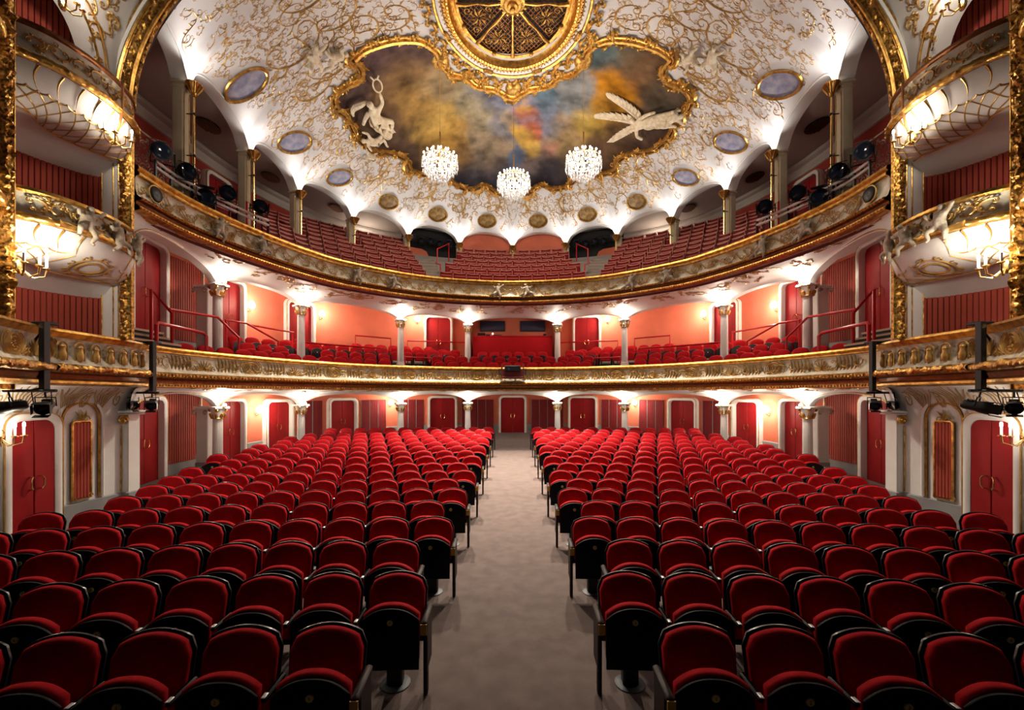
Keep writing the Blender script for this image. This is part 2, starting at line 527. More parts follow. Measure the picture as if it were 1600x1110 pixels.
# ================================================================== LARGE STRUCTURE
# ---- stalls floor
mb = MB()
xs = [-10.5+21.0*i/42 for i in range(43)]; ys = [0.6+22.9*j/60 for j in range(61)]
mb.grid([[(x, y, floor_z(x, y)) for x in xs] for y in ys][::-1])
floor = tag(mb.build('floor', M['carpet']), 'grey-brown carpeted stalls floor with the straight centre aisle', 'floor', kind='structure')

# ---- stalls wall with dado
def wall_strip(name, plan, z0, z1, m, label, zf=None, n=150):
    mb = MB()
    rows = []
    for q in plan.samples(n):
        x, y, nx, ny = plan.at(q)
        zb = z0 if zf is None else zf(x, y)
        rows.append([(x, y, zb), (x, y, z1)])
    mb.grid(rows)
    return tag(mb.build(name, m), label, 'wall', kind='structure')
wall_stalls = wall_strip('wall_stalls', W0, 0, 2.66, M['salmon'], 'salmon red curved wall behind the stalls columns', floor_z)
mb = MB(); rows = []
for q in W0.samples(150):
    x, y, nx, ny = W0.at(q); z = floor_z(x, y)
    rows.append([(x+nx*0.03, y+ny*0.03, z), (x+nx*0.03, y+ny*0.03, z+0.42), (x, y, z+0.45)])
mb.grid(rows)
tag(mb.build('baseboard_stalls', M['dado']), 'grey painted dado band along the foot of the stalls wall', 'dado', kind='structure')
wall_circle = wall_strip('wall_circle', W1, 2.6, 6.5, M['salmon'], 'salmon red curved wall behind the lower balcony seats')
mb = MB(); rows = []
for q in W1.samples(150):
    x, y, nx, ny = W1.at(q)
    rows.append([(x+nx*0.03, y+ny*0.03, 3.0), (x+nx*0.03, y+ny*0.03, 4.0), (x, y, 4.03)])
mb.grid(rows)
tag(mb.build('baseboard_circle', M['dado']), 'grey dado band along the lower balcony wall', 'dado', kind='structure')
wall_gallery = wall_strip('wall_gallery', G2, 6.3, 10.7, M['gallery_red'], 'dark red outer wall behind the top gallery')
mb = MB()
sweep(mb, G2, [(0.0,10.26),(0.05,10.28),(0.06,10.34),(0.12,10.40),(0.14,10.5),(0.26,10.56),(0.28,10.66)], 150)
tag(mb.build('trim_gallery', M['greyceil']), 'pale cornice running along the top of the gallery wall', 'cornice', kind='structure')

# ---- plain ceilings behind the arcades
def annulus(name, inner, outer, z, m, label, n=150, pin=None):
    mb = MB(); rows = []
    for i in range(n+1):
        a = pin(i/n) if pin else inner.at(inner.L*i/n)
        b = outer.at(outer.L*i/n)
        rows.append([(b[0], b[1], z), (a[0], a[1], z)])
    mb.grid(rows)
    return tag(mb.build(name, m), label, 'ceiling', kind='structure')
ARC0 = Plan([(-7.75,8.75)]+COLS[:4]+[(0,19.75)], 12)
annulus('ceiling_stalls', ARC0, W0, 2.64, M['white'], 'white ceiling under the lower balcony behind the columns')
annulus('ceiling_circle', ARC0, W1, 6.45, M['white'], 'white ceiling over the rear lower balcony seats')
PILP = Plan([(-7.42,8.45)]+PIL[:7], 24)
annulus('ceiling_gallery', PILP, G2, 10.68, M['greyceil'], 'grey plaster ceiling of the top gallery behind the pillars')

# ---- arcade soffits (white vaulted undersides of the two balconies)
def arcade(name, B, zf, zs, zc, ztop, label, ends):
    cols = [(-ends[0], ends[1])]+COLS+[(ends[0], ends[1])]
    sol = []
    for i, c in enumerate(cols):
        sol.append(0.0 if i == 0 else B.L if i == len(cols)-1 else B.near(*c))
    # make the feet on the balcony front spread evenly
    NB = 22; NT = 12
    mb = MB(); rows = []
    arch = []
    for i in range(len(cols)-1):
        (x0, y0), (x1, y1) = cols[i], cols[i+1]
        for k in range(NB+(1 if i == len(cols)-2 else 0)):
            t = k/NB; u = min(1.0, abs(2*t-1)/0.95)
            za = zs+(zc-zs)*(max(0.0, 1-u**2.2))**(1/2.2)
            x, y = lerp(x0, x1, t), lerp(y0, y1, t)
            q = lerp(sol[i], sol[i+1], t)
            fx, fy, nx, ny = B.at(q)
            arch.append((x, y, za, nx, ny))
            r = []
            for j in range(NT+1):
                s_ = j/NT
                e = math.sqrt(max(0.0, 1-(1-s_)**2))
                fl = math.sin(s_*PI/2)
                w = lerp(s_, s_**1.6, (1-min(1.0, (za-zs)/(zc-zs+1e-6))))
                r.append((lerp(x, fx-nx*0.02, w), lerp(y, fy-ny*0.02, w), lerp(za, zf, e)))
            rows.append(r)
    mb.grid([r[::-1] for r in rows])
    o = mb.build(name, M['white'], None, 180)
    tag(o, label, 'vault', kind='structure')
    # reveal and back of the arches, a part of the vault
    mb = MB()
    mb.grid([[(x, y, z), (x-nx*0.28, y-ny*0.28, z), (x-nx*0.28, y-ny*0.28, ztop)] for x, y, z, nx, ny in arch])
    mb.build('arch_reveal', M['white'], o, 60)
    # gilded line along every arch edge
    mb = MB()
    mb.tube([(x+nx*0.015, y+ny*0.015, z+0.03) for x, y, z, nx, ny in arch], 0.016, 4)
    mb.build('gilded_arch_line', M['gold_paint'], o)
    def surf(u, v):     # u along the row index, v 0..1 from arch to front
        ii = min(len(rows)-1.001, max(0, u)); jj = min(NT-0.001, max(0, v*NT))
        i0 = int(ii); j0 = int(jj); a = ii-i0; b = jj-j0
        def g(i, j): return rows[min(i, len(rows)-1)][min(j, NT)]
        p = tuple((g(i0, j0)[k]*(1-a)+g(i0+1, j0)[k]*a)*(1-b)+(g(i0, j0+1)[k]*(1-a)+g(i0+1, j0+1)[k]*a)*b for k in range(3))
        n_ = vnorm(vcross(vsub(g(i0+1, j0), g(i0, j0)), vsub(g(i0, j0+1), g(i0, j0))))
        if n_[2] > 0: n_ = vmul(n_, -1)
        return vadd(p, vmul(n_, 0.006)), n_
    return o, rows, surf, NB
vault_stalls, v0rows, v0surf, NB0 = arcade('vault_stalls', B1, 2.60, 2.06, 2.46, 2.66, 'white vaulted underside of the lower balcony with shallow arches', (7.8, 8.75))
vault_circle, v1rows, v1surf, NB1 = arcade('vault_circle', B2, 6.08, 5.62, 5.98, 6.47, 'white vaulted underside of the upper gallery with shallow arches', (7.5, 8.5))

# scrollwork on the undersides
def vault_scrolls(vault, surf, nrow, nb, seed, dens, mname):
    rnd = random.Random(seed)
    mb = MB()
    nb_bays = nrow//nb
    for b in range(nb_bays):
        for side in (0.18, 0.5, 0.82):
            for k in range(dens):
                u0 = (b+side+rnd.uniform(-0.11, 0.11))*nb; v0 = rnd.uniform(0.3, 0.85)
                ln = 3.0 if 0 < b < nb_bays-1 else 4.2
                su = nb/ln; sv = 1/1.7
                s_ = rnd.uniform(0.16, 0.34)
                st = st_sprig(0, 0, s_, rnd.uniform(0, PI), 0.013, rnd) if rnd.random() < 0.6 else st_cscroll(0, 0, s_*0.7, rnd.uniform(0, 6.28), 0.016, rnd)
                st = [[(u0+x*su, v0+y*sv, w) for x, y, w in S] for S in st]
                st = [S for S in st if all(0.02 < p[1] < 0.98 for p in S)]
                lay(mb, st, surf, 0.015)
    o = mb.build('gilded_scrollwork', M['gold_paint'], vault)
    o['kind'] = 'stuff'
vault_scrolls(vault_circle, v1surf, len(v1rows), NB1, 3, 5, 'x')
vault_scrolls(vault_stalls, v0surf, len(v0rows), NB0, 4, 2, 'x')

# ---- front of the lower balcony
def front(name, B, parts, label, n=170):
    e = empty(name, (0, 0, 0)); tag(e, label, 'balcony front', kind='structure')
    for pn, prof, m in parts:
        mb = MB(); sweep(mb, B, prof, n); mb.build(pn, m, e, 40)
    return e
lower_front = front('lower_balcony_front', B1, [
    ('top_rail', [(-0.14,3.46),(-0.12,3.50),(0.0,3.52),(0.08,3.50),(0.10,3.46),(0.07,3.42),(0.04,3.41),(0.05,3.38),(0.02,3.36)], M['gold']),
    ('rail_velvet', [(-0.24,3.40),(-0.24,3.515),(-0.12,3.525),(-0.10,3.49)], M['red_rail']),
    ('panel', [(0.02,3.36),(-0.01,3.30),(0.0,3.15),(0.05,3.0),(0.12,2.93)], M['cream']),
    ('torus_moulding', [(0.12,2.93),(0.17,2.925),(0.21,2.89),(0.21,2.84),(0.17,2.80),(0.10,2.79)], M['gold_carved']),
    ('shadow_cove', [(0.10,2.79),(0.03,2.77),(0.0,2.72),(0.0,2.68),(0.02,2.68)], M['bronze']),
    ('bead_moulding', [(0.02,2.68),(0.05,2.67),(0.06,2.64),(0.05,2.60),(0.0,2.585),(-0.1,2.585)], M['gold']),
    ('inner_wall', [(-0.24,3.40),(-0.24,2.6)], M['slat_back']),
], 'long cream and gold parapet of the lower balcony, the lower of the two sweeping tiers')
upper_front = front('upper_balcony_front', B2, [
    ('top_rail', [(-0.12,6.90),(-0.10,6.96),(0.0,6.98),(0.07,6.96),(0.09,6.90),(0.05,6.87),(0.07,6.84),(0.10,6.82),(0.09,6.77),(0.03,6.75)], M['gold']),
    ('panel', [(0.03,6.75),(0.0,6.70),(0.01,6.5),(0.05,6.38),(0.09,6.34)], M['cream']),
    ('cord_moulding', [(0.09,6.34),(0.13,6.335),(0.15,6.31),(0.13,6.28),(0.09,6.275)], M['gold_carved']),
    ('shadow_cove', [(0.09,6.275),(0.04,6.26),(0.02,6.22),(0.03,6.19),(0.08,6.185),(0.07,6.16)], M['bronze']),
    ('bead_moulding', [(0.07,6.16),(0.11,6.155),(0.12,6.12),(0.10,6.09),(0.03,6.07),(-0.06,6.07)], M['gold']),
    ('inner_wall', [(-0.12,6.90),(-0.14,6.0)], M['slat_back']),
], 'long cream and gold parapet of the upper gallery, the upper of the two sweeping tiers')
# beads and leaf tongues on the mouldings: too fine to count
def beads(parent, B, name, o, z, pitch, r, m, stretch=1.0):
    mb = MB()
    n = int(B.L/pitch)
    for i in range(n+1):
        x, y, nx, ny = B.at(B.L*i/n)
        c = (x+nx*o, y+ny*o, z)
        a = len(mb.v)
        mb.add([(c[0]-ny*r*stretch, c[1]+nx*r*stretch, c[2]), (c[0]+ny*r*stretch, c[1]-nx*r*stretch, c[2]), (c[0]+nx*r, c[1]+ny*r, c[2]), (c[0], c[1], c[2]+r), (c[0], c[1], c[2]-r)],
               [(0,2,3),(2,1,3),(2,0,4),(1,2,4)])
    ob = mb.build(name, m, parent); ob['kind'] = 'stuff'
beads(lower_front, B1, 'bead_row', 0.06, 2.64, 0.085, 0.032, M['gold'], 1.0)
beads(lower_front, B1, 'leaf_tongues', 0.20, 2.865, 0.10, 0.045, M['gold_carved'], 0.9)
beads(upper_front, B2, 'bead_row', 0.115, 6.12, 0.085, 0.030, M['gold'], 1.0)
beads(upper_front, B2, 'cord_twist', 0.14, 6.31, 0.09, 0.030, M['gold_carved'], 1.3)

def panel_surf(B, za, oa, zb, ob):
    def f(u, v):
        x, y, nx, ny = B.at(u)
        t = (v-zb)/(za-zb); t = min(1, max(0, t))
        o = lerp(ob, oa, t)+0.008
        return (x+nx*o, y+ny*o, v), (nx, ny, 0.0)
    return f
# cartouches, palmettes and reeding along the lower front
def local_strokes(mb, st, h=0.03, dep=0.0):
    def f(u, v): return (u, -dep, v), (0.0, -1.0, 0.0)
    lay(mb, st, f, h)
rnd = random.Random(11)
def cartouche_mesh():
    mb = MB()
    st = []
    ring = lambda r, w, sy=1.0: [(r*math.cos(2*PI*i/24), sy*r*math.sin(2*PI*i/24), w) for i in range(25)]
    st.append(ring(0.105, 0.016)); st.append(ring(0.15, 0.020, 1.05))
    for s in (-1, 1):
        for k, (r, w) in enumerate(((0.20, 0.015), (0.26, 0.013), (0.32, 0.012))):
            st.append([(s*r*math.cos(q)*1.0, min(0.19, max(-0.19, r*0.8*math.sin(q))), w) for q in [-1.1+2.2*i/10 for i in range(11)]])
        st.append(st_spiral(s*0.17, 0.17, 0.05, 1.2, 0, s, 0.012)); st.append(st_spiral(s*0.17, -0.17, 0.05, 1.2, 0, -s, 0.012))
    for i in range(8):
        q = 2*PI*i/8
        st.append(st_leaf(0.02*math.cos(q), 0.02*math.sin(q), q, 0.07, 0.014))
    local_strokes(mb, st, 0.02)
    return mb.mesh('cartouche', M['gold_paint'])
def palmette_mesh():
    mb = MB(); st = []
    for i in range(9):
        q = PI*(0.08+0.84*i/8)
        L_ = 0.30-0.08*abs(i-4)/4
        st.append([(0.03*math.cos(q), -0.15+0.03*math.sin(q), 0.008), (L_*0.6*math.cos(q), -0.15+L_*0.6*math.sin(q), 0.022), (L_*math.cos(q), -0.15+L_*math.sin(q), 0.006)])
    for s in (-1, 1):
        st.append(st_spiral(s*0.14, -0.14, 0.06, 1.3, PI/2, -s, 0.014)); st.append(st_spiral(s*0.27, -0.10, 0.07, 1.3, PI/2, s, 0.012))
    local_strokes(mb, st, 0.025)
    return mb.mesh('palmette', M['gold_paint'])
def reed_mesh():
    mb = MB(); st = []
    for i in range(6):
        x = -0.25+0.1*i
        st.append([(x+0.05*math.sin(3.0*t), -0.19+0.38*t, 0.012+0.016*math.sin(PI*t)) for t in [k/8 for k in range(9)]])
    local_strokes(mb, st, 0.02)
    return mb.mesh('reeded_scrolls', M['gold_paint'])
CM, PM_, RM = cartouche_mesh(), palmette_mesh(), reed_mesh()
def on_front(B, parent, me, name, q, z, o, sc_=1.0):
    x, y, nx, ny = B.at(q)
    ob = link(name, me, parent, (x+nx*o, y+ny*o, z), math.atan2(nx, -ny))
    ob.scale = (sc_, 1, sc_)
    return ob
per = 2.72; mid = B1.L/2
k = -6
while k < 7:
    q = mid+(k+0.5)*per
    if 0.5 < q < B1.L-0.5: on_front(B1, lower_front, CM, 'cartouche', q, 3.16, 0.045)
    q = mid+k*per
    if 0.5 < q < B1.L-0.5 and k != 0: on_front(B1, lower_front, PM_, 'palmette', q, 3.16, 0.045)
    for d in (0.22, 0.28, 0.72, 0.78):
        q = mid+(k+d)*per
        if d in (0.22, 0.78): q += 0.03*(1 if d < 0.5 else -1)
        if d in (0.28, 0.72): continue
        if 0.4 < q < B1.L-0.4: on_front(B1, lower_front, RM, 'reeded_scrolls', q, 3.16, 0.04)
    k += 1
mb = MB(); rnd = random.Random(51)
fl_ = panel_surf(B1, 3.36, 0.02, 2.96, 0.07)
q = 0.2
while q < B1.L-0.2:
    st = st_cscroll(q, 3.17+rnd.uniform(-.03,.03), rnd.uniform(0.10, 0.15), rnd.uniform(0, 6.28), 0.013, rnd)
    lay(mb, [[(u, min(3.34, max(2.97, v)), w) for u, v, w in S] for S in st], fl_, 0.016)
    q += 0.36
o = mb.build('gilded_scrollwork', M['gold_paint'], lower_front); o['kind'] = 'stuff'
# arabesques along the upper front
mb = MB(); rnd = random.Random(21)
fs_ = panel_surf(B2, 6.75, 0.03, 6.36, 0.06)
q = 0.3
while q < B2.L-0.3:
    for st in (st_sprig(q+rnd.uniform(-0.1, 0.1), 6.55+rnd.uniform(-0.03, 0.03), rnd.uniform(0.3, 0.42), rnd.uniform(-0.25, 0.25), 0.015, rnd), st_cscroll(q+0.35, 6.55, rnd.uniform(0.13, 0.18), rnd.uniform(0, 6.28), 0.016, rnd)):
        st = [[(u, min(6.73, max(6.38, v)), w) for u, v, w in S] for S in st]
        lay(mb, st, fs_, 0.014)
    q += 0.62
o = mb.build('gilded_scrollwork', M['gold_paint'], upper_front); o['kind'] = 'stuff'

# ---- the dome
mb = MB()
angs = sorted(set([a for a in _DA if -PI <= a < PI]))
base = [-PI+2*PI*i/260 for i in range(260)]
NR = 30
rows = []
for a in sorted(set([round(x_, 5) for x_ in list(angs)+base])):
    rp, z0 = dome_edge(a)
    r_ = []
    for j in range(NR+1):
        t = (j/NR)**1.5
        r = lerp(rp-1e-4, 1.9, t)
        x, y = DC[0]+r*math.cos(a), DC[1]+r*math.sin(a)
        r_.append((x, y, dome_z(x, y) if r > RING_R else ZR))
    rows.append(r_)
mb.grid(rows, 0, True, False)
ceiling = tag(mb.build('ceiling', M['dome'], None, 180), 'white domed ceiling with gilded scrollwork and scalloped arches round its edge', 'ceiling', kind='structure')
# arches of the gallery: reveal, outer face
mb = MB(); rows = []; NPP = PILP.P
A_ = []
for i in range(len(NPP)):
    x, y = NPP[i]
    a = math.atan2(y-DC[1], x-DC[0]); rp, z0 = dome_edge(a)
    x, y = DC[0]+rp*math.cos(a), DC[1]+rp*math.sin(a)
    q = PILP.S[i]; _, _, nx, ny = PILP.at(q)
    A_.append((x, y, z0, nx, ny))
mb.grid([[(x, y, z), (x-nx*0.34, y-ny*0.34, z), (x-nx*0.34, y-ny*0.34, 10.7)] for x, y, z, nx, ny in A_])
mb.build('lunette_reveal', M['white'], ceiling, 60)
mb = MB()
mb.tube([(x+nx*0.02, y+ny*0.02, z+0.02) for x, y, z, nx, ny in A_], 0.028, 5)
mb.build('lunette_edge', M['white'], ceiling)

OUT = [(-5.14,13.6),(-4.74,13.47),(-4.25,13.5),(-3.82,13.55),(-3.28,13.67),(-2.87,13.84),(-2.49,14.28),(-2.44,14.7),(-2.17,15.17),(-1.68,15.38),(-1.32,15.78),(-0.69,15.93),(-0.02,16.31),(0.64,15.93),(1.27,15.79),(1.63,15.39),(2.13,15.18),(2.39,14.71),(2.45,14.28),(2.83,13.85),(3.24,13.67),(3.78,13.56),(4.22,13.52),(4.71,13.49),(5.1,13.62),(5.04,14.12),(5.24,14.33),(5.63,14.24),(6.03,14.38),(6.13,14.82),(5.97,15.32),(5.95,15.89),(5.85,16.4),(5.54,16.95),(4.82,17.55),(4.48,17.97),(4.37,18.43),(3.76,18.82),(2.98,19.23),(2.46,19.63),(1.81,19.85),(1.3,19.78),(0.72,20.12),(0.0,20.14),(-0.72,20.12),(-1.3,19.78),(-1.81,19.85),(-2.46,19.63),(-2.98,19.23),(-3.76,18.82),(-4.37,18.43),(-4.48,17.97),(-4.82,17.55),(-5.54,16.95),(-5.85,16.4),(-5.95,15.89),(-5.97,15.32),(-6.13,14.82),(-6.03,14.38),(-5.63,14.24),(-5.24,14.33),(-5.04,14.12)]
OUTS = catmull(OUT+[OUT[0]], 5)[:-1]
_ox = np.array([p[0] for p in OUTS]); _oy = np.array([p[1] for p in OUTS])
def in_painting(x, y):
    x2 = np.roll(_ox, -1); y2 = np.roll(_oy, -1)
    c = ((_oy > y) != (y2 > y)) & (x < (x2-_ox)*(y-_oy)/(y2-_oy+1e-12)+_ox)
    return bool(np.count_nonzero(c) % 2)
def out_dist(x, y): return float(np.min(np.hypot(_ox-x, _oy-y)))
BLOBS = [(-4.37,13.89,1.14,(.13,.085,.085)),(-5.14,14.3,.63,(.12,.08,.07)),(-4.02,14.89,.72,(.28,.18,.1)),(-3.61,16.02,.82,(.42,.27,.12)),(-2.82,17.01,.89,(.52,.36,.15)),(-2.67,17.68,.78,(.46,.28,.1)),(-2.8,15.51,.63,(.34,.26,.17)),(-1.51,16.62,.84,(.42,.37,.27)),(-.87,16.16,.68,(.2,.21,.29)),(-2.77,18.4,.8,(.36,.22,.1)),(-1.6,17.62,.65,(.4,.33,.24)),(-1.27,18.53,.77,(.34,.27,.2)),(1.25,17.16,.91,(.24,.28,.38)),(2.38,16.11,.69,(.27,.28,.29)),(2.1,17.8,.87,(.42,.3,.17)),(3.63,15.28,.69,(.52,.24,.06)),(3.48,16.19,.74,(.5,.27,.08)),(2.99,16.84,.59,(.5,.36,.13)),(4.31,14.52,.66,(.2,.12,.07)),(3.01,14.53,.57,(.12,.16,.17)),(3.82,13.9,.54,(.13,.11,.08)),(.68,16.87,.38,(.5,.19,.12)),(.52,16.57,.22,(.6,.35,.15)),(.9,17.64,.45,(.54,.15,.07)),(.29,17.72,.27,(.62,.4,.14)),(.78,18.13,.44,(.56,.38,.13)),(1.66,18.28,.38,(.4,.22,.18)),(-.03,17.35,.31,(.45,.36,.28)),(-2.51,19.53,1.1,(.035,.035,.05)),(-1.19,19.41,.8,(.06,.055,.07)),(1.44,19.63,1.0,(.045,.04,.05)),(2.83,19.14,.9,(.06,.045,.04)),(-4.3,17.88,.9,(.09,.06,.045)),(-4.96,16.52,.79,(.13,.085,.06)),(3.93,17.65,.92,(.13,.08,.05)),(5.14,15.04,.63,(.11,.085,.065)),(5.36,16.41,.78,(.08,.05,.04)),(-1.77,17.97,.24,(.1,.08,.07)),(.81,18.82,.6,(.2,.16,.15)),(4.5,16.38,.63,(.16,.1,.06)),(1.45,16.45,.48,(.14,.2,.25)),(-.55,17.46,.52,(.28,.27,.3)),(.25,18.72,.39,(.13,.18,.28))]
_bx = np.array([b[0] for b in BLOBS]); _by = np.array([b[1] for b in BLOBS]); _br = np.array([b[2] for b in BLOBS]); _bc = np.array([b[3] for b in BLOBS])
def fbm(x, y, z=0.0, o=4):
    s_ = 0; a = 1; f = 1
    for _ in range(o):
        s_ += a*mnoise.noise((x*f, y*f, z+f)); a *= 0.5; f *= 2.1
    return s_
def paint_col(x, y):
    wx = x+0.42*fbm(x*0.9, y*0.9, 3); wy = y+0.42*fbm(x*0.9, y*0.9, 9)
    w = np.exp(-((_bx-wx)**2+(_by-wy)**2)/(0.42*_br**2))/_br**0.6+1e-9
    c = (w[:,None]*_bc).sum(0)/w.sum()
    k = 0.95+0.6*fbm(x*1.2, y*2.0, 17)+0.28*fbm(x*3.5, y*5.5, 21, 3)
    c = c*max(0.3, k); g = float(c.mean()); c = (g+(c-g)*1.25)*0.72
    return np.clip(c, 0, 1)
from mathutils.geometry import delaunay_2d_cdt
pv = [Vector(p) for p in OUTS]; ne = len(pv)
rnd = random.Random(5)
st_ = 0.085
yy = 13.3
while yy < 20.3:
    xx = -6.2+rnd.uniform(0, st_)
    while xx < 6.2:
        if in_painting(xx, yy) and out_dist(xx, yy) > 0.05: pv.append(Vector((xx+rnd.uniform(-.02,.02), yy+rnd.uniform(-.02,.02))))
        xx += st_
    yy += st_
res = delaunay_2d_cdt(pv, [(i, (i+1) % ne) for i in range(ne)], [], 1, 1e-5)
V2 = [(p[0], p[1]) for p in res[0]]
me = bpy.data.meshes.new('ceiling_painting')
v3 = []
for x, y in V2:
    n_ = dome_n(x, y)
    v3.append((x+n_[0]*0.03, y+n_[1]*0.03, dome_z(x, y)+n_[2]*0.03))
me.from_pydata(v3, [], [tuple(f) for f in res[2]])
ca = me.color_attributes.new('paint', 'FLOAT_COLOR', 'POINT')
buf = []
for x, y in V2:
    c = paint_col(x, y); buf += [float(c[0]), float(c[1]), float(c[2]), 1.0]
ca.data.foreach_set('color', buf)
me.polygons.foreach_set('use_smooth', [True]*len(me.polygons))
m, nt, b = newmat('painted_canvas')
at = nt.nodes.new('ShaderNodeVertexColor'); at.layer_name = 'paint'
nz = nt.nodes.new('ShaderNodeTexNoise'); nz.inputs['Scale'].default_value = 7; nz.inputs['Detail'].default_value = 6
mx = nt.nodes.new('ShaderNodeMix'); mx.data_type = 'RGBA'; mx.blend_type = 'OVERLAY'; mx.inputs[0].default_value = 0.22
tc = nt.nodes.new('ShaderNodeTexCoord'); nt.links.new(tc.outputs['Object'], nz.inputs['Vector'])
nt.links.new(at.outputs[0], mx.inputs[6]); nt.links.new(nz.outputs[0], mx.inputs[7]); nt.links.new(mx.outputs[2], b.inputs['Base Color'])
b.inputs['Roughness'].default_value = 0.75; b.inputs['Specular IOR Level'].default_value = 0.15
me.materials.append(m)
ptg = link('ceiling_painting', me, ceiling)
ptg['label'] = 'painted ceiling canvas of ochre clouds and dark sky'
# gilded frame: three parallel mouldings
def offset_out(d):
    P = OUTS; n = len(P); o = []
    for i in range(n):
        a = P[i-1]; b_ = P[(i+1) % n]
        tx, ty = b_[0]-a[0], b_[1]-a[1]; l = math.hypot(tx, ty) or 1
        o.append((P[i][0]+ty/l*d*-1, P[i][1]-tx/l*d*-1))
    return o
for nm, d, r in (('inner_moulding', -0.03, 0.045), ('outer_moulding', 0.09, 0.075)):
    mb = MB()
    pts = []
    for x, y in offset_out(d):
        n_ = dome_n(x, y); pts.append((x+n_[0]*r*0.8, y+n_[1]*r*0.8, dome_z(x, y)+n_[2]*r*0.8))
    mb.tube(pts, r, 6, True)
    mb.build('painting_frame_'+nm, M['gold'], ceiling)
# bold gilded C-scrolls riding on the frame
def scroll_mesh(seed, w=0.035):
    rn = random.Random(seed); mb = MB()
    st = [[(0.34*math.cos(q), 0.24*math.sin(q)-0.05, 0.03+0.055*math.sin(PI*i/14)) for i, q in enumerate([-0.4+3.94*i/14 for i in range(15)])]]
    st += [st_spiral(0.24, -0.08, 0.12, 1.5, 0.0, -1, 0.045, 16), st_spiral(-0.24, -0.08, 0.12, 1.5, PI, 1, 0.045, 16), st_spiral(0.46, 0.06, 0.13, 1.4, 2.6, 1, 0.035, 14)]
    st += [st_leaf(0.30*math.cos(q), 0.20*math.sin(q)-0.05, q, 0.2, 0.05) for q in (0.9, 1.57, 2.2)]
    st += [st_leaf(rn.uniform(-.2,.2), 0.2, rn.uniform(0.6,2.5), 0.22, w*1.3) for _ in range(2)]
    def f(u, v): return (u, v, 0.0), (0, 0, -1.0)
    lay(mb, st, f, 0.08)
    return mb.mesh('gilded_scroll', M['gold'])
SCM = [scroll_mesh(i) for i in range(4)]
def place_on_dome(me, name, x, y, ang, s, parent, lift=0.01, post=None):
    n_ = Vector(dome_n(x, y))
    q = Vector((0, 0, -1)).rotation_difference(n_)
    Mx = Matrix.Translation(Vector((x, y, dome_z(x, y)))+n_*lift) @ q.to_matrix().to_4x4() @ Matrix.Rotation(ang, 4, 'Z') @ Matrix.Scale(s, 4)
    if post is not None: Mx = Mx @ post
    o = link(name, me, parent); o.matrix_local = Mx
    return o
rnd = random.Random(31)
npt = len(OUTS)
for i in range(0, npt, 6):
    x, y = OUTS[i]; a = OUTS[i-1]; b_ = OUTS[(i+1) % npt]
    ang = math.atan2(b_[1]-a[1], b_[0]-a[0])
    place_on_dome(SCM[(i//6) % 4], 'gilded_scroll', x, y, ang+(PI if rnd.random() < 0.3 else 0)+rnd.uniform(-0.4, 0.4), rnd.uniform(0.65, 1.05), ceiling, 0.07)

# oval medallions over every lunette
def oval(n, a, b): return [(a*math.cos(2*PI*i/n), b*math.sin(2*PI*i/n)) for i in range(n)]
def medallion_parts(seed, dark):
    mb = MB(); O = oval(28, 0.46, 0.34)
    mb.add([(0,0,-0.015)]+[(x, y, -0.015) for x, y in O], [(0, 1+(i+1) % 28, 1+i) for i in range(28)])
    m = mat('medallion_paint_%d' % seed, (0.34,0.19,0.05) if dark else (0.36,0.33,0.40), 0.6, var=0.6, scale=5+seed*0.3, dark=(0.09,0.05,0.015) if dark else (0.16,0.17,0.28))
    face = mb.mesh('medallion_canvas', m)
    mb = MB(); mb.tube([(x*1.02, y*1.03, -0.03) for x, y in O], 0.04, 6, True)
    return face, mb.mesh('medallion_frame', M['gold'])
MEDP = [(-7.51,12.06,0),(-7.53,14.8,0),(-6.9,17.06,0),(-5.53,19.09,1),(-3.57,20.47,1),(-1.26,21.17,1)]
mf = [medallion_parts(0, False), medallion_parts(1, True)]
for sx in (-1, 1):
    for (x, y, dk) in MEDP:
        x_ = x*-sx*-1 if sx < 0 else -x
        if sx < 0: x_ = x
        ang = math.atan2(y-DC[1], x_-DC[0])-PI/2
        if y < 18: ang *= 0.62 if y < 13 else 0.5 if y < 16 else 0.45
        f = place_on_dome(mf[dk][1], 'medallion_frame', x_, y, ang, 0.95, ceiling, 0.02, Matrix.Diagonal((1.55 if y < 13 else 1.35 if y < 16 else 1.15 if y < 18 else 1.0, 1.15 if y < 16 else 1.0, 1, 1)))
        c = link('medallion_canvas', mf[dk][0], f)

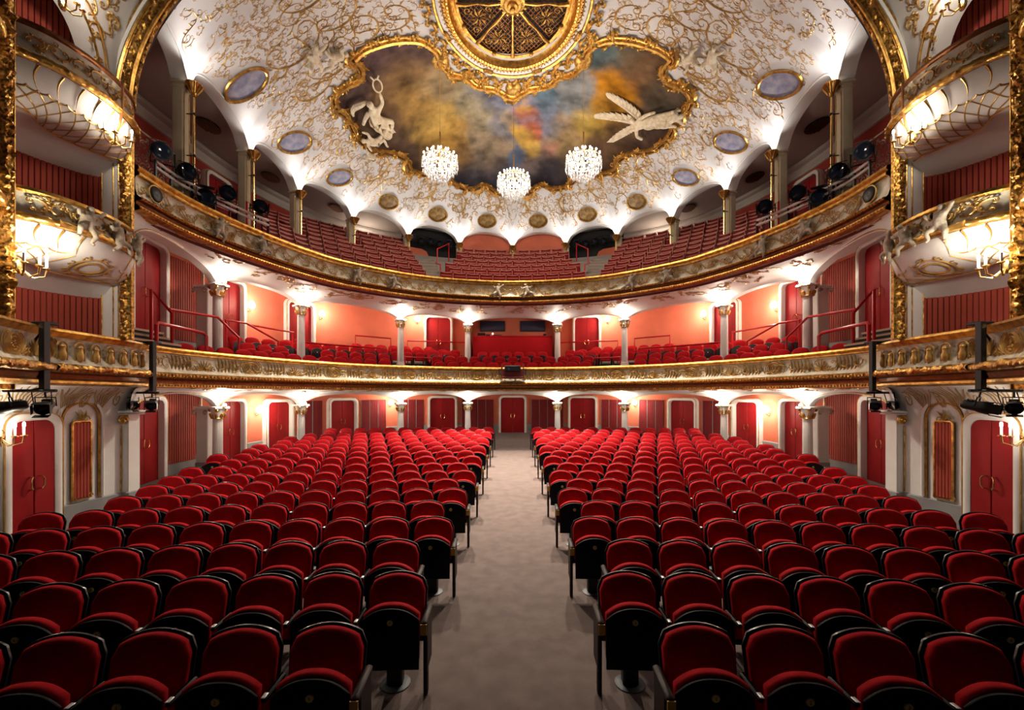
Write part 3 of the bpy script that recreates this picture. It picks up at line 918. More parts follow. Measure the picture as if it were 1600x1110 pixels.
# fine scrollwork over the white field of the dome
mb = MB(); rnd = random.Random(77)
med = [(x*s, y) for x, y, _ in MEDP for s in (-1, 1)]
cnt = 0; placed = []
for tries in range(9000):
    a = rnd.uniform(-0.35, PI+0.35)
    rp, z0 = dome_edge(a)
    r = math.sqrt(rnd.uniform(2.9**2, (rp-0.25)**2))
    x, y = DC[0]+r*math.cos(a), DC[1]+r*math.sin(a)
    d = out_dist(x, y)
    if in_painting(x, y) or d < 0.25: continue
    if any((x-p)**2+(y-q)**2 < 0.36 for p, q in med): continue
    if rp-r < 0.7 and z0 < Z_CROWN-0.18: continue
    s_ = rnd.choice((0.16, 0.22, 0.3, 0.4))*rnd.uniform(0.85, 1.15)
    if any((x-px0)**2+(y-py0)**2 < (0.62*(s_+s0))**2 for px0, py0, s0 in placed): continue
    placed.append((x, y, s_))
    st = st_sprig(x, y, s_, rnd.uniform(0, 6.28), 0.009+0.012*s_, rnd) if rnd.random() < 0.6 else st_cscroll(x, y, s_*0.75, rnd.uniform(0, 6.28), 0.010+0.016*s_, rnd)
    lay(mb, [S for S in st if all(math.hypot(p[0]-DC[0], p[1]-DC[1]) < dome_edge(math.atan2(p[1]-DC[1], p[0]-DC[0]))[0]-0.06 and not in_painting(p[0], p[1]) for p in (S[0], S[len(S)//2], S[-1]))], dome_surf, 0.02)
    cnt += 1
    if cnt > 1500: break
fine = 0; placed2 = []
for tries in range(9000):
    a = rnd.uniform(-0.45, PI+0.45)
    rp, z0 = dome_edge(a)
    r = rp-rnd.uniform(0.12, 1.9)
    x, y = DC[0]+r*math.cos(a), DC[1]+r*math.sin(a)
    if in_painting(x, y) or out_dist(x, y) < 0.2: continue
    if any((x-p)**2+(y-q)**2 < 0.30 for p, q in med): continue
    if rp-r < 0.5 and z0 < Z_CROWN-0.25: continue
    if any((x-px0)**2+(y-py0)**2 < 0.024 for px0, py0 in placed2): continue
    placed2.append((x, y)); s_ = rnd.uniform(0.07, 0.12)
    st = st_cscroll(x, y, s_, rnd.uniform(0, 6.28), 0.008, rnd)
    lay(mb, [S for S in st if all(math.hypot(p[0]-DC[0], p[1]-DC[1]) < dome_edge(math.atan2(p[1]-DC[1], p[0]-DC[0]))[0]-0.05 for p in (S[0], S[-1]))], dome_surf, 0.012)
    fine += 1
    if fine > 520: break
# large sweeping stems
for s in (-1, 1):
    for (x, y, sz, an) in ((-4.6,12.9,0.55,0.3),(-5.6,13.2,0.7,1.2),(-6.3,13.6,0.55,2.2),(-3.6,12.9,0.5,0.2),(-6.6,14.8,0.6,1.7),(-6.2,15.9,0.5,1.3),(-5.6,17.6,0.5,0.9),(-4.9,18.3,0.45,0.7),(-3.9,19.3,0.45,0.5),(-2.6,20.2,0.4,0.3),(-1.0,20.5,0.4,0.1),(-6.2,12.1,0.7,1.4),(-5.0,12.0,0.6,0.8),(-5.4,11.0,0.6,1.2)):
        st = st_cscroll(0, 0, sz, an, 0.030, rnd)+st_sprig(0.2, 0.1, sz*1.1, an+0.7, 0.022, rnd)
        lay(mb, [[((x+u)*-s, y+v, w) for u, v, w in S] for S in st if all(not in_painting(x+p[0], y+p[1]) for p in S[::3])], dome_surf, 0.04)
o = mb.build('gilded_scrollwork', M['gold_paint'], ceiling); o['kind'] = 'stuff'
print('dome scroll verts', len(mb.v))
# ---- ceiling ring with its grille
ros = empty('ceiling_rosette', (DC[0], DC[1], ZR))
tag(ros, 'gilded oval ventilation rosette with openwork grille in the crown of the dome', 'rosette')
EY = 1.2
def oring(name, prof, m, n=72):
    mb = MB(); rows = []
    for i in range(n):
        a = 2*PI*i/n
        rows.append([(r*math.cos(a), r*math.sin(a)*EY, z) for r, z in prof])
    mb.grid(rows, 0, True, False)
    return mb.build(name, m, ros, 40)
oring('dark_backing', [(0.01,0.12),(1.75,0.12)], M['dark'])
oring('inner_rim', [(1.62,0.06),(1.62,-0.03),(1.68,-0.06),(1.72,-0.02),(1.74,0.04)], M['gold'])
oring('deep_cove', [(1.74,0.04),(1.80,0.02),(1.86,-0.06),(1.88,-0.14)], M['gold'])
oring('bright_torus', [(1.88,-0.14),(1.90,-0.20),(1.95,-0.22),(1.98,-0.18),(1.98,-0.14)], M['gold'])
oring('leaf_band', [(1.98,-0.14),(2.06,-0.16),(2.12,-0.11)], M['gold_carved'])
oring('white_band', [(2.12,-0.11),(2.16,-0.12),(2.26,-0.10),(2.27,-0.07)], M['white'])
oring('outer_torus', [(2.27,-0.07),(2.28,-0.13),(2.33,-0.15),(2.37,-0.11),(2.38,-0.03),(2.40,0.1)], M['gold'])
mb = MB()
for r, rr, z, n in ((2.05,0.035,-0.16,90),(2.14,0.022,-0.13,110),(1.92,0.022,-0.22,120)):
    for i in range(n):
        a = 2*PI*i/n
        mb.ball((r*math.cos(a), r*math.sin(a)*EY, z), rr, 5, 4)
o = mb.build('bead_rings', M['gold'], ros); o['kind'] = 'stuff'
# spokes
def rimpt(a, r): return (r*math.cos(a), r*math.sin(a)*EY)
for k in range(8):
    a = PI/2+k*PI/4
    mb = MB(); p = rimpt(a, 1.66); q = rimpt(a, 0.3)
    mb.tube([(q[0], q[1], -0.02), (lerp(q[0],p[0],.3), lerp(q[1],p[1],.3), -0.05), (lerp(q[0],p[0],.55), lerp(q[1],p[1],.55), -0.02), (lerp(q[0],p[0],.8), lerp(q[1],p[1],.8), -0.06), (p[0], p[1], -0.02)], [0.03,0.045,0.028,0.05,0.07], 6)
    mb.build('spoke', M['gold'], ros)
    a2 = a+PI/8
    mb = MB(); st = []
    p = rimpt(a2, 1.12)
    for i in range(9):
        qa = a2+2*PI*i/9
        st.append(st_leaf(p[0]+0.06*math.cos(qa), p[1]+0.06*math.sin(qa), qa, 0.26, 0.035))
    for i in (-1, 1):
        st.append(st_spiral(rimpt(a2+i*0.22, 1.38)[0], rimpt(a2+i*0.22, 1.38)[1], 0.14, 1.4, 0, i, 0.022)); st.append(st_spiral(rimpt(a2+i*0.16, 0.75)[0], rimpt(a2+i*0.16, 0.75)[1], 0.10, 1.4, 0, i, 0.018))
    lay(mb, st, lambda u, v: ((u, v, 0.01), (0, 0, -1.0)), 0.03)
    mb.build('openwork_flower', M['gold'], ros)
    mb = MB(); p = rimpt(a2, 1.64); mb.ball((p[0], p[1], -0.05), 0.075, 8, 6); mb.build('rim_knob', M['gold'], ros)
mb = MB()
for d in (0, 1):
    for i in range(-15, 16):
        c = i*0.11
        pts = []
        for s in (-1, 1):
            h = math.sqrt(max(0, 1.66**2-c*c))*s
            u, v = (c+h)/math.sqrt(2), (c-h)/math.sqrt(2)
            pts.append((u, v*EY, 0.03) if d == 0 else (u, -v*EY, 0.03))
        mb.tube(pts, 0.010, 3, caps=False)
o = mb.build('lattice_bars', M['bronze'], ros); o['kind'] = 'stuff'
mb = MB(); mb.lathe([(0.36,0.0),(0.36,-0.04),(0.28,-0.06),(0.25,-0.10),(0.17,-0.11),(0.15,-0.16),(0.08,-0.18),(0.06,-0.24),(0.0,-0.25)], 24)
for i in range(16):
    a = 2*PI*i/16; mb.ball((0.40*math.cos(a), 0.40*math.sin(a), -0.02), (0.05,0.05,0.03), 6, 4)
mb.build('centre_boss', M['gold'], ros)
# clasps and scallops round the ring
rnd = random.Random(9)
for k in range(8):
    a = PI/2+PI/8+k*PI/4
    mb = MB(); p = rimpt(a, 2.24)
    mb.box((p[0], p[1], -0.12), (0.30, 0.14, 0.10), a+PI/2)
    for s in (-1, 1): mb.ball((p[0]+s*0.14*math.cos(a+PI/2), p[1]+s*0.14*math.sin(a+PI/2), -0.14), 0.06, 8, 6)
    mb.build('ring_clasp', M['gold_carved'], ros)
HOOK = [(-2.50,14.75),(0.0,16.02),(2.46,14.75)]
for k in range(20):
    a = -0.35+(PI+0.7)*k/19
    p = (DC[0]+2.62*math.cos(a), DC[1]+2.62*math.sin(a)*1.22)
    if any((p[0]-h[0])**2+(p[1]-h[1])**2 < 0.05 for h in HOOK): continue
    place_on_dome(SCM[k % 4], 'gilded_scroll', p[0], p[1], a+PI/2, rnd.uniform(0.6, 0.85), ceiling, 0.06)

# ---- chandeliers
def chandelier_meshes():
    P = {}
    mb = MB()
    for (R, z, n) in ((0.60,0.0,1),(0.42,0.10,1),(0.24,0.18,1),(0.46,-0.18,1)):
        mb.tube([(R*math.cos(2*PI*i/28), R*math.sin(2*PI*i/28), z) for i in range(28)], 0.016, 5, True)
    for i in range(8):
        a = 2*PI*i/8
        mb.tube([(0,0,0.34),(0.30*math.cos(a),0.30*math.sin(a),0.24),(0.60*math.cos(a),0.60*math.sin(a),0.0)], 0.012, 5)
    mb.lathe([(0.0,0.5),(0.035,0.46),(0.05,0.38),(0.09,0.34),(0.03,0.28),(0.03,-0.4),(0.0,-0.42)], 10)
    P['frame'] = mb.mesh('frame', M['brass'])
    mb = MB(); rn = random.Random(3)
    def drop(x, y, z, l, r):
        mb.add([(x,y,z),(x-r,y,z-l*0.35),(x,y-r,z-l*0.35),(x+r,y,z-l*0.35),(x,y+r,z-l*0.35),(x,y,z-l)], [(0,1,2),(0,2,3),(0,3,4),(0,4,1),(5,2,1),(5,3,2),(5,4,3),(5,1,4)])
    for (R, z, n, L_) in ((0.62,-0.02,36,0.40),(0.60,0.0,32,0.16),(0.53,-0.14,30,0.42),(0.44,-0.24,26,0.44),(0.34,-0.34,20,0.42),(0.22,-0.42,14,0.40),(0.10,-0.46,8,0.38),(0.44,0.08,24,0.2),(0.26,0.16,14,0.2)):
        for i in range(n):
            a = 2*PI*(i+rn.uniform(-.2,.2))/n
            zz_ = z; Lq = L_*rn.uniform(0.75, 1.15); nseg = 3 if L_ > 0.3 else 1
            for s in range(nseg):
                l = Lq/nseg*(0.7 if s < nseg-1 else 1.25)
                drop(R*math.cos(a), R*math.sin(a), zz_, l, 0.014 if s < nseg-1 else 0.018); zz_ -= l*0.95
    P['crystals'] = mb.mesh('crystal_drops', M['crystal'], 0)
    mb = MB()
    for (R, z, n) in ((0.56,0.10,14),(0.34,0.22,8)):
        for i in range(n):
            a = 2*PI*i/n
            mb.lathe([(0.028,-0.10),(0.028,-0.02)], 6, (R*math.cos(a), R*math.sin(a), z))
    P['sleeves'] = mb.mesh('candle_sleeves', M['wax'])
    mb = MB()
    for (R, z, n) in ((0.56,0.12,14),(0.34,0.24,8)):
        for i in range(n):
            a = 2*PI*i/n; mb.ball((R*math.cos(a), R*math.sin(a), z), (0.03,0.03,0.05), 6, 5)
    for (R, z, n) in ((0.48,-0.06,12),(0.36,-0.16,10),(0.2,-0.24,6),(0.5,-0.22,10)):
        for i in range(n):
            a = 2*PI*(i+0.5)/n; mb.ball((R*math.cos(a), R*math.sin(a), z), 0.03, 6, 5)
    P['bulbs'] = mb.mesh('bulbs', M['candle'])
    return P
CH = chandelier_meshes()
for k, (x, y, zc_) in enumerate(((-2.50,14.75,10.52),(0.04,16.02,10.46),(2.44,14.75,10.52))):
    e = empty('chandelier', (x, y, zc_))
    tag(e, ['lit crystal chandelier hanging on the left of the three', 'lit crystal chandelier hanging lowest in the middle of the three', 'lit crystal chandelier hanging on the right of the three'][k], 'chandelier', 'crystal chandeliers under the dome')
    link('frame', CH['frame'], e)
    for nm in ('crystals','sleeves','bulbs'):
        o = link({'crystals':'crystal_drops','sleeves':'candle_sleeves','bulbs':'bulbs'}[nm], CH[nm], e); o['kind'] = 'stuff'
    zt = dome_z(x, y)-0.05
    mb = MB(); mb.tube([(0,0,0.45),(0,0,0.95)], 0.03, 6); mb.tube([(0,0,0.9),(0,0,zt-zc_)], 0.009, 5); mb.build('cable', M['brass'], e)
    mb = MB(); mb.lathe([(0.0,zt-zc_-0.05),(0.09,zt-zc_-0.04),(0.20,zt-zc_-0.07),(0.30,zt-zc_+0.0),(0.34,zt-zc_+0.10)], 20); mb.build('ceiling_rose', M['gold'], e)
    point_light('chandelier_light', (0, 0, -0.05), 240, 0.45, (1.0,0.85,0.66), e)
    spot_light('added_stalls_spot', (0, 0, -0.75), (0, -0.44, -2.0), 5600 if k != 1 else 4600, 82, 1.0, 0.25, (1.0,0.85,0.68), e)  # added spot below the crystals, brightens the stalls more than the dome

# ---- gallery: stepped floor
def gal_step(k): return 6.60+0.38*k
GK = 8
mb = MB(); rows = []
for q in B2.samples(170):
    x, y, nx, ny = B2.at(q)
    # stop at the outer wall
    dmax = 6.0
    for dd in [i*0.1 for i in range(4, 62)]:
        px_, py_ = x-nx*dd, y-ny*dd
        i = int(np.argmin((G2.P[:,0]-px_)**2+(G2.P[:,1]-py_)**2))
        gx, gy, gnx, gny = G2.at(float(G2.S[i]))
        if (px_-gx)*gnx+(py_-gy)*gny < 0.02: dmax = dd-0.1; break
    pr = [(0.14, gal_step(0)-0.5), (0.14, gal_step(0))]
    for k in range(GK):
        d1 = 0.40+0.62*(k+1)
        pr += [(d1, gal_step(k)), (d1, gal_step(k+1))]
    pr += [(6.0, gal_step(GK))]
    zl = [z for d, z in pr if d <= dmax][-1]
    rows.append([(x-nx*min(d, dmax), y-ny*min(d, dmax), min(z, zl)) for d, z in pr])
mb.grid([r[::-1] for r in rows])
tag(mb.build('floor_gallery', M['greystep'], None, 30), 'grey stepped floor of the top gallery under its bench seats', 'floor', kind='structure')

# lower balcony floor
C_STEPS = [(0.24,2.92),(1.30,2.92),(1.30,3.24),(2.12,3.24),(2.12,3.54),(2.95,3.54),(2.95,3.68),(3.75,3.68),(3.75,3.86),(6.5,3.86)]
mb = MB(); rows = []
for q in B1.samples(170):
    x, y, nx, ny = B1.at(q); dmax = 6.5
    for dd in [i*0.05 for i in range(10, 130)]:
        px_, py_ = x-nx*dd, y-ny*dd
        i = int(np.argmin((W1.P[:,0]-px_)**2+(W1.P[:,1]-py_)**2))
        gx, gy, gnx, gny = W1.at(float(W1.S[i]))
        if (px_-gx)*gnx+(py_-gy)*gny < 0.02: dmax = dd-0.05; break
    rows.append([(x-nx*min(d, dmax), y-ny*min(d, dmax), z) for d, z in C_STEPS])
mb.grid([r[::-1] for r in rows])
tag(mb.build('floor_circle', M['stepdark'], None, 30), 'dark stepped floor of the lower balcony', 'floor', kind='structure')
def circle_z(d):
    z = 2.92
    for i in range(0, len(C_STEPS)-1, 2):
        if d >= C_STEPS[i][0]: z = C_STEPS[i][1]
    return z

# ---- columns
def column_meshes(h):
    P = {}
    mb = MB(); mb.bbox((0,0,0.06), (0.42,0.42,0.12), 0.015); mb.lathe([(0.20,0.12),(0.21,0.15),(0.19,0.19),(0.17,0.21),(0.18,0.24),(0.138,0.27)], 16); P['base'] = mb.mesh('base', M['white'])
    mb = MB(); rows = []
    n = 48
    for j in range(7):
        t = j/6; z = lerp(0.27, h-0.36, t); r0 = lerp(0.138, 0.122, t)
        rows.append([((r0-0.009*(0.5+0.5*math.cos(16*2*PI*i/n)))*math.cos(2*PI*i/n), (r0-0.009*(0.5+0.5*math.cos(16*2*PI*i/n)))*math.sin(2*PI*i/n), z) for i in range(n)])
    mb.grid([r[::-1] for r in rows], 0, False, True); P['shaft'] = mb.mesh('shaft', M['white'])
    mb = MB(); mb.lathe([(0.122,h-0.36),(0.145,h-0.35),(0.145,h-0.33),(0.125,h-0.32),(0.15,h-0.2),(0.19,h-0.07)], 20)
    mb.bbox((0,0,h-0.03), (0.44,0.44,0.07), 0.015)
    P['capital'] = mb.mesh('capital', M['white'])
    mb = MB()
    for i in range(4):
        a = PI/4+i*PI/2
        for s in (-1, 1):
            c = (0.20*math.cos(a), 0.20*math.sin(a), h-0.11)
            mb.tube([(c[0]+0.055*(1-k/14)*math.cos(k*0.75)*math.cos(a+s*PI/2*0.6), c[1]+0.055*(1-k/14)*math.cos(k*0.75)*math.sin(a+s*PI/2*0.6), c[2]+0.055*(1-k/14)*math.sin(k*0.75)) for k in range(14)], 0.014, 5)
    for i in range(8):
        a = 2*PI*i/8
        mb.tube([(0.14*math.cos(a),0.14*math.sin(a),h-0.33),(0.17*math.cos(a),0.17*math.sin(a),h-0.24),(0.20*math.cos(a),0.20*math.sin(a),h-0.20),(0.205*math.cos(a),0.205*math.sin(a),h-0.23)], [0.035,0.04,0.03,0.012], 5)
    mb.tube([(0.157*math.cos(2*PI*i/20),0.157*math.sin(2*PI*i/20),h-0.34) for i in range(20)], 0.012, 5, True)
    P['leaves'] = mb.mesh('gilded_leaves', M['gold'])
    mb = MB(); mb.lathe([(0.05,0.0),(0.06,0.02),(0.055,0.03)], 8); P['socket'] = mb.mesh('lamp_socket', M['brass'])
    mb = MB(); mb.ball((0,0,0.07), (0.045,0.045,0.05), 8, 6); P['bulb'] = mb.mesh('lamp_bulb', M['bulb'])
    return P
def place_column(x, y, z0, h, P, label, group, nx, ny, power):
    e = empty('column', (x, y, z0), math.atan2(nx, -ny)); tag(e, label, 'column', group)
    link('base', P['base'], e); link('shaft', P['shaft'], e)
    c = link('capital', P['capital'], e); link('gilded_leaves', P['leaves'], c)
    s = link('lamp_socket', P['socket'], e, (0, -0.30, h-0.02)); link('lamp_bulb', P['bulb'], s)
    mb_ = bpy.data.objects.new('lamp_arm', LAMP_ARM); col.objects.link(mb_); mb_.parent = e; mb_.location = (0, 0, h-0.02)
    point_light('capital_light', (0, -0.32, h+0.08), power, 0.05, (1.0,0.87,0.70), e)
mb = MB(); mb.tube([(0,-0.14,-0.04),(0,-0.24,-0.03),(0,-0.30,0.0)], 0.012, 5); LAMP_ARM = mb.mesh('lamp_arm', M['brass'])
cn = ['outer','second outer','inner','innermost']
for i, (x, y) in enumerate(COLS):
    sd = -1 if x < 0 else 1; k = i if sd < 0 else 7-i
    q = B1.near(x, y); _, _, nx, ny = B1.at(q)
    z0 = floor_z(x, y); h = 2.08-z0
    nm = ['first','second','third','fourth'][k]
    place_column(x, y, z0, h, column_meshes(h), 'white fluted stalls column with gilded capital, %s from the %s stage box' % (nm, SIDE[sd]), 'stalls columns', nx, ny, 60)
    d = math.hypot(x-B1.at(q)[0], y-B1.at(q)[1]); z1 = circle_z(d-0.1); h = 5.64-z1
    place_column(x, y, z1, h, column_meshes(h), 'white fluted lower-balcony column with gilded capital, %s from the %s stage box' % (nm, SIDE[sd]), 'lower balcony columns', nx, ny, 58)
# side pilasters standing behind the outer columns
for sd in (-1, 1):
    for lv, (z0, z1, nm) in enumerate(((0.0, 2.08, 'stalls'), (3.2, 5.64, 'lower balcony'))):
        e = empty('pilaster', (sd*9.12, 12.72, z0), 0); tag(e, 'white pilaster with scrolled head beside the %s outer %s column' % (SIDE[sd], nm), 'pilaster')
        mb = MB(); mb.bbox((0,0,(z1-z0)/2), (0.34,0.30,z1-z0), 0.02); mb.bbox((0,0,z1-z0-0.03), (0.46,0.40,0.08), 0.02); mb.build('pier', M['white'], e)
        mb = MB()
        for s in (-1, 1): mb.tube([(s*0.16+0.07*(1-k/16)*math.cos(k*0.7), -0.24, z1-z0-0.17+0.08*(1-k/16)*math.sin(k*0.7)) for k in range(16)], 0.02, 5)
        mb.build('volutes', M['relief'], e)
        mb = MB(); mb.bbox((0,0,0.22), (0.38,0.34,0.44), 0.02); mb.build('plinth', M['dado'], e)

# ---- gallery pillars with torch lamps
def torch_meshes():
    P = {}
    mb = MB(); mb.lathe([(0.0,-0.30),(0.05,-0.28),(0.045,-0.22),(0.09,-0.14),(0.15,-0.04),(0.19,0.0),(0.18,0.02),(0.14,-0.02),(0.0,-0.04)], 14)
    for i in range(10):
        a = 2*PI*i/10; mb.tube([(0.07*math.cos(a),0.07*math.sin(a),-0.2),(0.13*math.cos(a),0.13*math.sin(a),-0.1),(0.185*math.cos(a),0.185*math.sin(a),0.0)], 0.014, 4)
    P['cup'] = mb.mesh('torch_cup', M['gold'])
    mb = MB(); mb.tube([(0,0,-2.4),(0,0,-0.3)], 0.028, 8); P['rod'] = mb.mesh('torch_rod', M['brass'])
    mb = MB()
    for z in (-0.7, -1.7):
        mb.tube([(0,0,z),(0,0.2,z)], 0.014, 5); mb.ball((0,-0.01,z), 0.04, 6, 5)
    P['brackets'] = mb.mesh('torch_brackets', M['ironblack'])
    mb = MB(); mb.ball((0,0,-0.0), 0.05, 8, 6); P['bulb'] = mb.mesh('torch_bulb', M['bulb'])
    return P
TM = torch_meshes()
def pillar_mesh(h):
    mb = MB(); mb.bbox((0,0,h/2), (0.26,0.26,h), 0.03)
    mb.bbox((0,0,h-0.04), (0.32,0.32,0.08), 0.02); mb.bbox((0,0,h-0.16), (0.29,0.29,0.03), 0.01)
    return mb.mesh('shaft', M['cream_p'])
M['cream_p'] = mat('pillar_cream', (0.66,0.58,0.40), 0.55, var=0.1, scale=4)
for i, (x, y) in enumerate(PIL):
    _, _, nx, ny = PILP.at(PILP.near(x, y))
    d = math.hypot(x-B2.at(B2.near(x, y))[0], y-B2.at(B2.near(x, y))[1])
    z0 = gal_step(max(0, int((d-0.40)/0.62))); h = Z_SPRING-z0
    sd = -1 if x < -0.1 else 1 if x > 0.1 else 0
    k = i if sd <= 0 else 12-i
    pos = 'in the middle of the rear' if sd == 0 else '%s along the %s from the great arch' % (ORD[k+1], SIDE[sd])
    bx_, by_ = x-nx*0.16, y-ny*0.16
    e = empty('gallery_pillar', (bx_, by_, z0), math.atan2(nx, -ny)); tag(e, 'slim cream gallery pillar under the dome, '+pos, 'pillar', 'gallery pillars')
    link('shaft', pillar_mesh(h), e)
    mb = MB()
    for s in (-1, 1): mb.box((s*0.10,-0.135,h/2-0.1), (0.02,0.012,h-0.3))
    mb.build('gilded_fillets', M['gold_paint'], e)
    t = empty('torch_lamp', (x+nx*0.13, y+ny*0.13, Z_SPRING-0.02), math.atan2(nx, -ny)); tag(t, 'gilded torch uplight on the gallery pillar '+pos, 'uplight', 'gallery torch lamps')
    link('torch_cup', TM['cup'], t); r = link('torch_rod', TM['rod'], t); link('torch_brackets', TM['brackets'], r); link('torch_bulb', TM['bulb'], t)
    spot_light('torch_light', (0, -0.02, 0.06), (0, -0.5, 1.4), 84, 150, 0.9, 0.06, (1.0,0.95,0.88), t)

# ---- gallery infill: red backing of the two middle bays, lighting bays beside them
def bay_pts(i, off, n=12):
    (x0, y0), (x1, y1) = PIL[i], PIL[i+1]
    out = []
    for k in range(n+1):
        q = lerp(PILP.near(x0, y0), PILP.near(x1, y1), k/n)
        x, y, nx, ny = PILP.at(q); out.append((x-nx*off, y-ny*off))
    return out
for i in (5, 6):
    mb = MB(); mb.grid([[(x, y, 9.0), (x, y, 10.72)] for x, y in bay_pts(i, 0.42)])
    tag(mb.build('wall_gallery_centre', M['salmon']), 'salmon red infill wall of the %s middle lunette above the rear gallery seats' % ('left' if i == 5 else 'right'), 'wall', kind='structure')
# ---- doors
def door_frame_path(w, h, r, n=6):
    P = [(-w/2, 0)]
    for i in range(n+1):
        a = PI-PI/2*i/n; P.append((-w/2+r+r*math.cos(a), h-r+r*math.sin(a)))
    for i in range(n+1):
        a = PI/2-PI/2*i/n; P.append((w/2-r+r*math.cos(a), h-r+r*math.sin(a)))
    P.append((w/2, 0))
    return P
DOORC = {}
def door_meshes(w, h, fr=0.13, dep=0.20):
    key = (round(w, 2), round(h, 2), fr, dep)
    if key in DOORC: return DOORC[key]
    P = {}
    inn = door_frame_path(w, h, 0.16); out = door_frame_path(w+2*fr, h+fr, 0.24)
    mb = MB()
    mb.grid([[(a[0], 0.0, a[1]), (a[0], -dep, a[1]), (lerp(a[0],b_[0],.3), -dep-0.025, lerp(a[1],b_[1],.3)), (lerp(a[0],b_[0],.75), -dep-0.02, lerp(a[1],b_[1],.75)), (b_[0], -dep+0.02, b_[1]), (b_[0], 0.02, b_[1])] for a, b_ in zip(inn, out)])
    P['frame'] = mb.mesh('frame', M['white'], 50)
    mb = MB(); mb.tube([(lerp(a[0],b_[0],.86), -dep-0.012, lerp(a[1],b_[1],.86)) for a, b_ in zip(inn, out)], 0.014, 5)
    P['line'] = mb.mesh('gilded_line', M['gold_paint'])
    for s, nm in ((-1, 'l'), (1, 'r')):
        mb = MB()
        pts = [(x*0.995, z) for x, z in inn if (x <= 0 if s < 0 else x >= 0)]
        pts = pts+[(s*0.004, h*0.995), (s*0.004, 0)] if s < 0 else [(s*0.004, 0), (s*0.004, h*0.995)]+pts
        mb.prism(pts, -0.05, 0.01, 0, 0.01)
        P['leaf'+nm] = mb.mesh('door_leaf', M['door'], 30)
        mb = MB(); x = s*0.07; z = h*0.48
        mb.tube([(x,-0.05,z-0.11),(x,-0.11,z-0.10),(x+s*0.03,-0.115,z-0.06),(x+s*0.03,-0.115,z+0.06),(x,-0.11,z+0.10),(x,-0.05,z+0.11)], 0.013, 6)
        P['handle'+nm] = mb.mesh('handle', M['brass'])
    DOORC[key] = P
    return P
DN = [0]
def door(x, y, z, nx, ny, w, h, label, fr=0.13, dep=0.2, off=0.02):
    DN[0] += 1
    e = empty('door_%d' % DN[0], (x+nx*off, y+ny*off, z), math.atan2(nx, -ny)); tag(e, label, 'door', kind='structure')
    P = door_meshes(w, h, fr, dep)
    f = link('frame', P['frame'], e); link('gilded_line', P['line'], f)
    for s in 'lr':
        l = link('door_leaf', P['leaf'+s], e); link('handle', P['handle'+s], l)
    return e
D0 = [(0.0,22.9,1.25,1.86,'in the middle of the stalls rear wall at the end of the aisle'),(-3.71,22.63,1.30,1.84,'next to the middle door of the stalls'),(-7.83,19.59,1.25,1.82,'between the second and third stalls columns'),(-9.26,16.81,1.10,1.86,'beyond the second stalls column'),(-9.66,14.55,1.0,1.98,'just behind the outer stalls column'),(-9.58,11.05,1.15,2.16,'between stage box and outer stalls column')]
for (x, y, w, h, s) in D0:
    for sd in ((-1, 1) if x else (1,)):
        q = W0.near(x*-sd if x else 0, y); px_, py_, nx, ny = W0.at(q)
        door(px_, py_, floor_z(px_, py_), nx, ny, w, h, 'dark red double door with white frame %s%s' % ((SIDE[sd]+' side, ') if x else '', s))
D1 = [(-3.63,21.0,1.15,2.30,'beside the control booth'),(-8.74,17.5,1.05,2.26,'behind the second column'),(-9.56,14.36,1.0,2.36,'behind the outer column'),(-9.52,11.01,1.3,2.5,'above the steps near the stage box')]
for (x, y, w, h, s) in D1:
    for sd in (-1, 1):
        px_, py_, nx, ny = W1.at(W1.near(x*-sd, y))
        door(px_, py_, 3.87, nx, ny, w, h, 'dark red lower-balcony double door %s, %s side' % (s, SIDE[sd]))
# gallery doors
for sd in (-1, 1):
    px_, py_, nx, ny = G2.at(G2.near(sd*10.35, 14.9))
    door(px_, py_, 8.2, nx, ny, 0.95, 1.75, 'gallery door with white frame in the %s red side wall' % SIDE[sd])

# ---- wine-red pleated hangings on the stalls wall between the doors
def drape(x, y, wd_, label):
    px_, py_, nx, ny = W0.at(W0.near(x, y)); z = floor_z(px_, py_)
    e = empty('wall_hanging', (px_+nx*0.05, py_+ny*0.05, z+0.05), math.atan2(nx, -ny)); tag(e, label, 'wall hanging', 'wall hangings between the doors')
    n = max(2, int(round(wd_/0.42))); pw = wd_/n
    for k in range(n):
        mb = MB(); rows = []
        for j in range(13):
            t = j/12; xx = -wd_/2+pw*(k+t*0.96); rows.append([(xx, -0.02-0.018*math.sin(t*PI*4)**2, 0.0), (xx, -0.02-0.018*math.sin(t*PI*4)**2, 2.12-z)])
        mb.grid(rows); mb.build('pleated_panel', M['drape'], e, 60)
        mb = MB(); mb.box((-wd_/2+pw*k, -0.02, (2.12-z)/2), (0.018, 0.03, 2.12-z)); mb.build('edge_strip', M['dado'], e)
for sd in (-1, 1):
    for (x, y, w, nm) in ((-1.95,22.9,1.7,'beside the middle door'),(-5.2,22.05,1.25,'behind the third column'),(-6.75,20.85,1.3,'between third column and door'),(-8.6,18.25,1.0,'behind the second column')):
        drape(x*-sd, y, w, 'wine-red pleated wall hanging on the stalls wall %s, %s side' % (nm, SIDE[sd]))

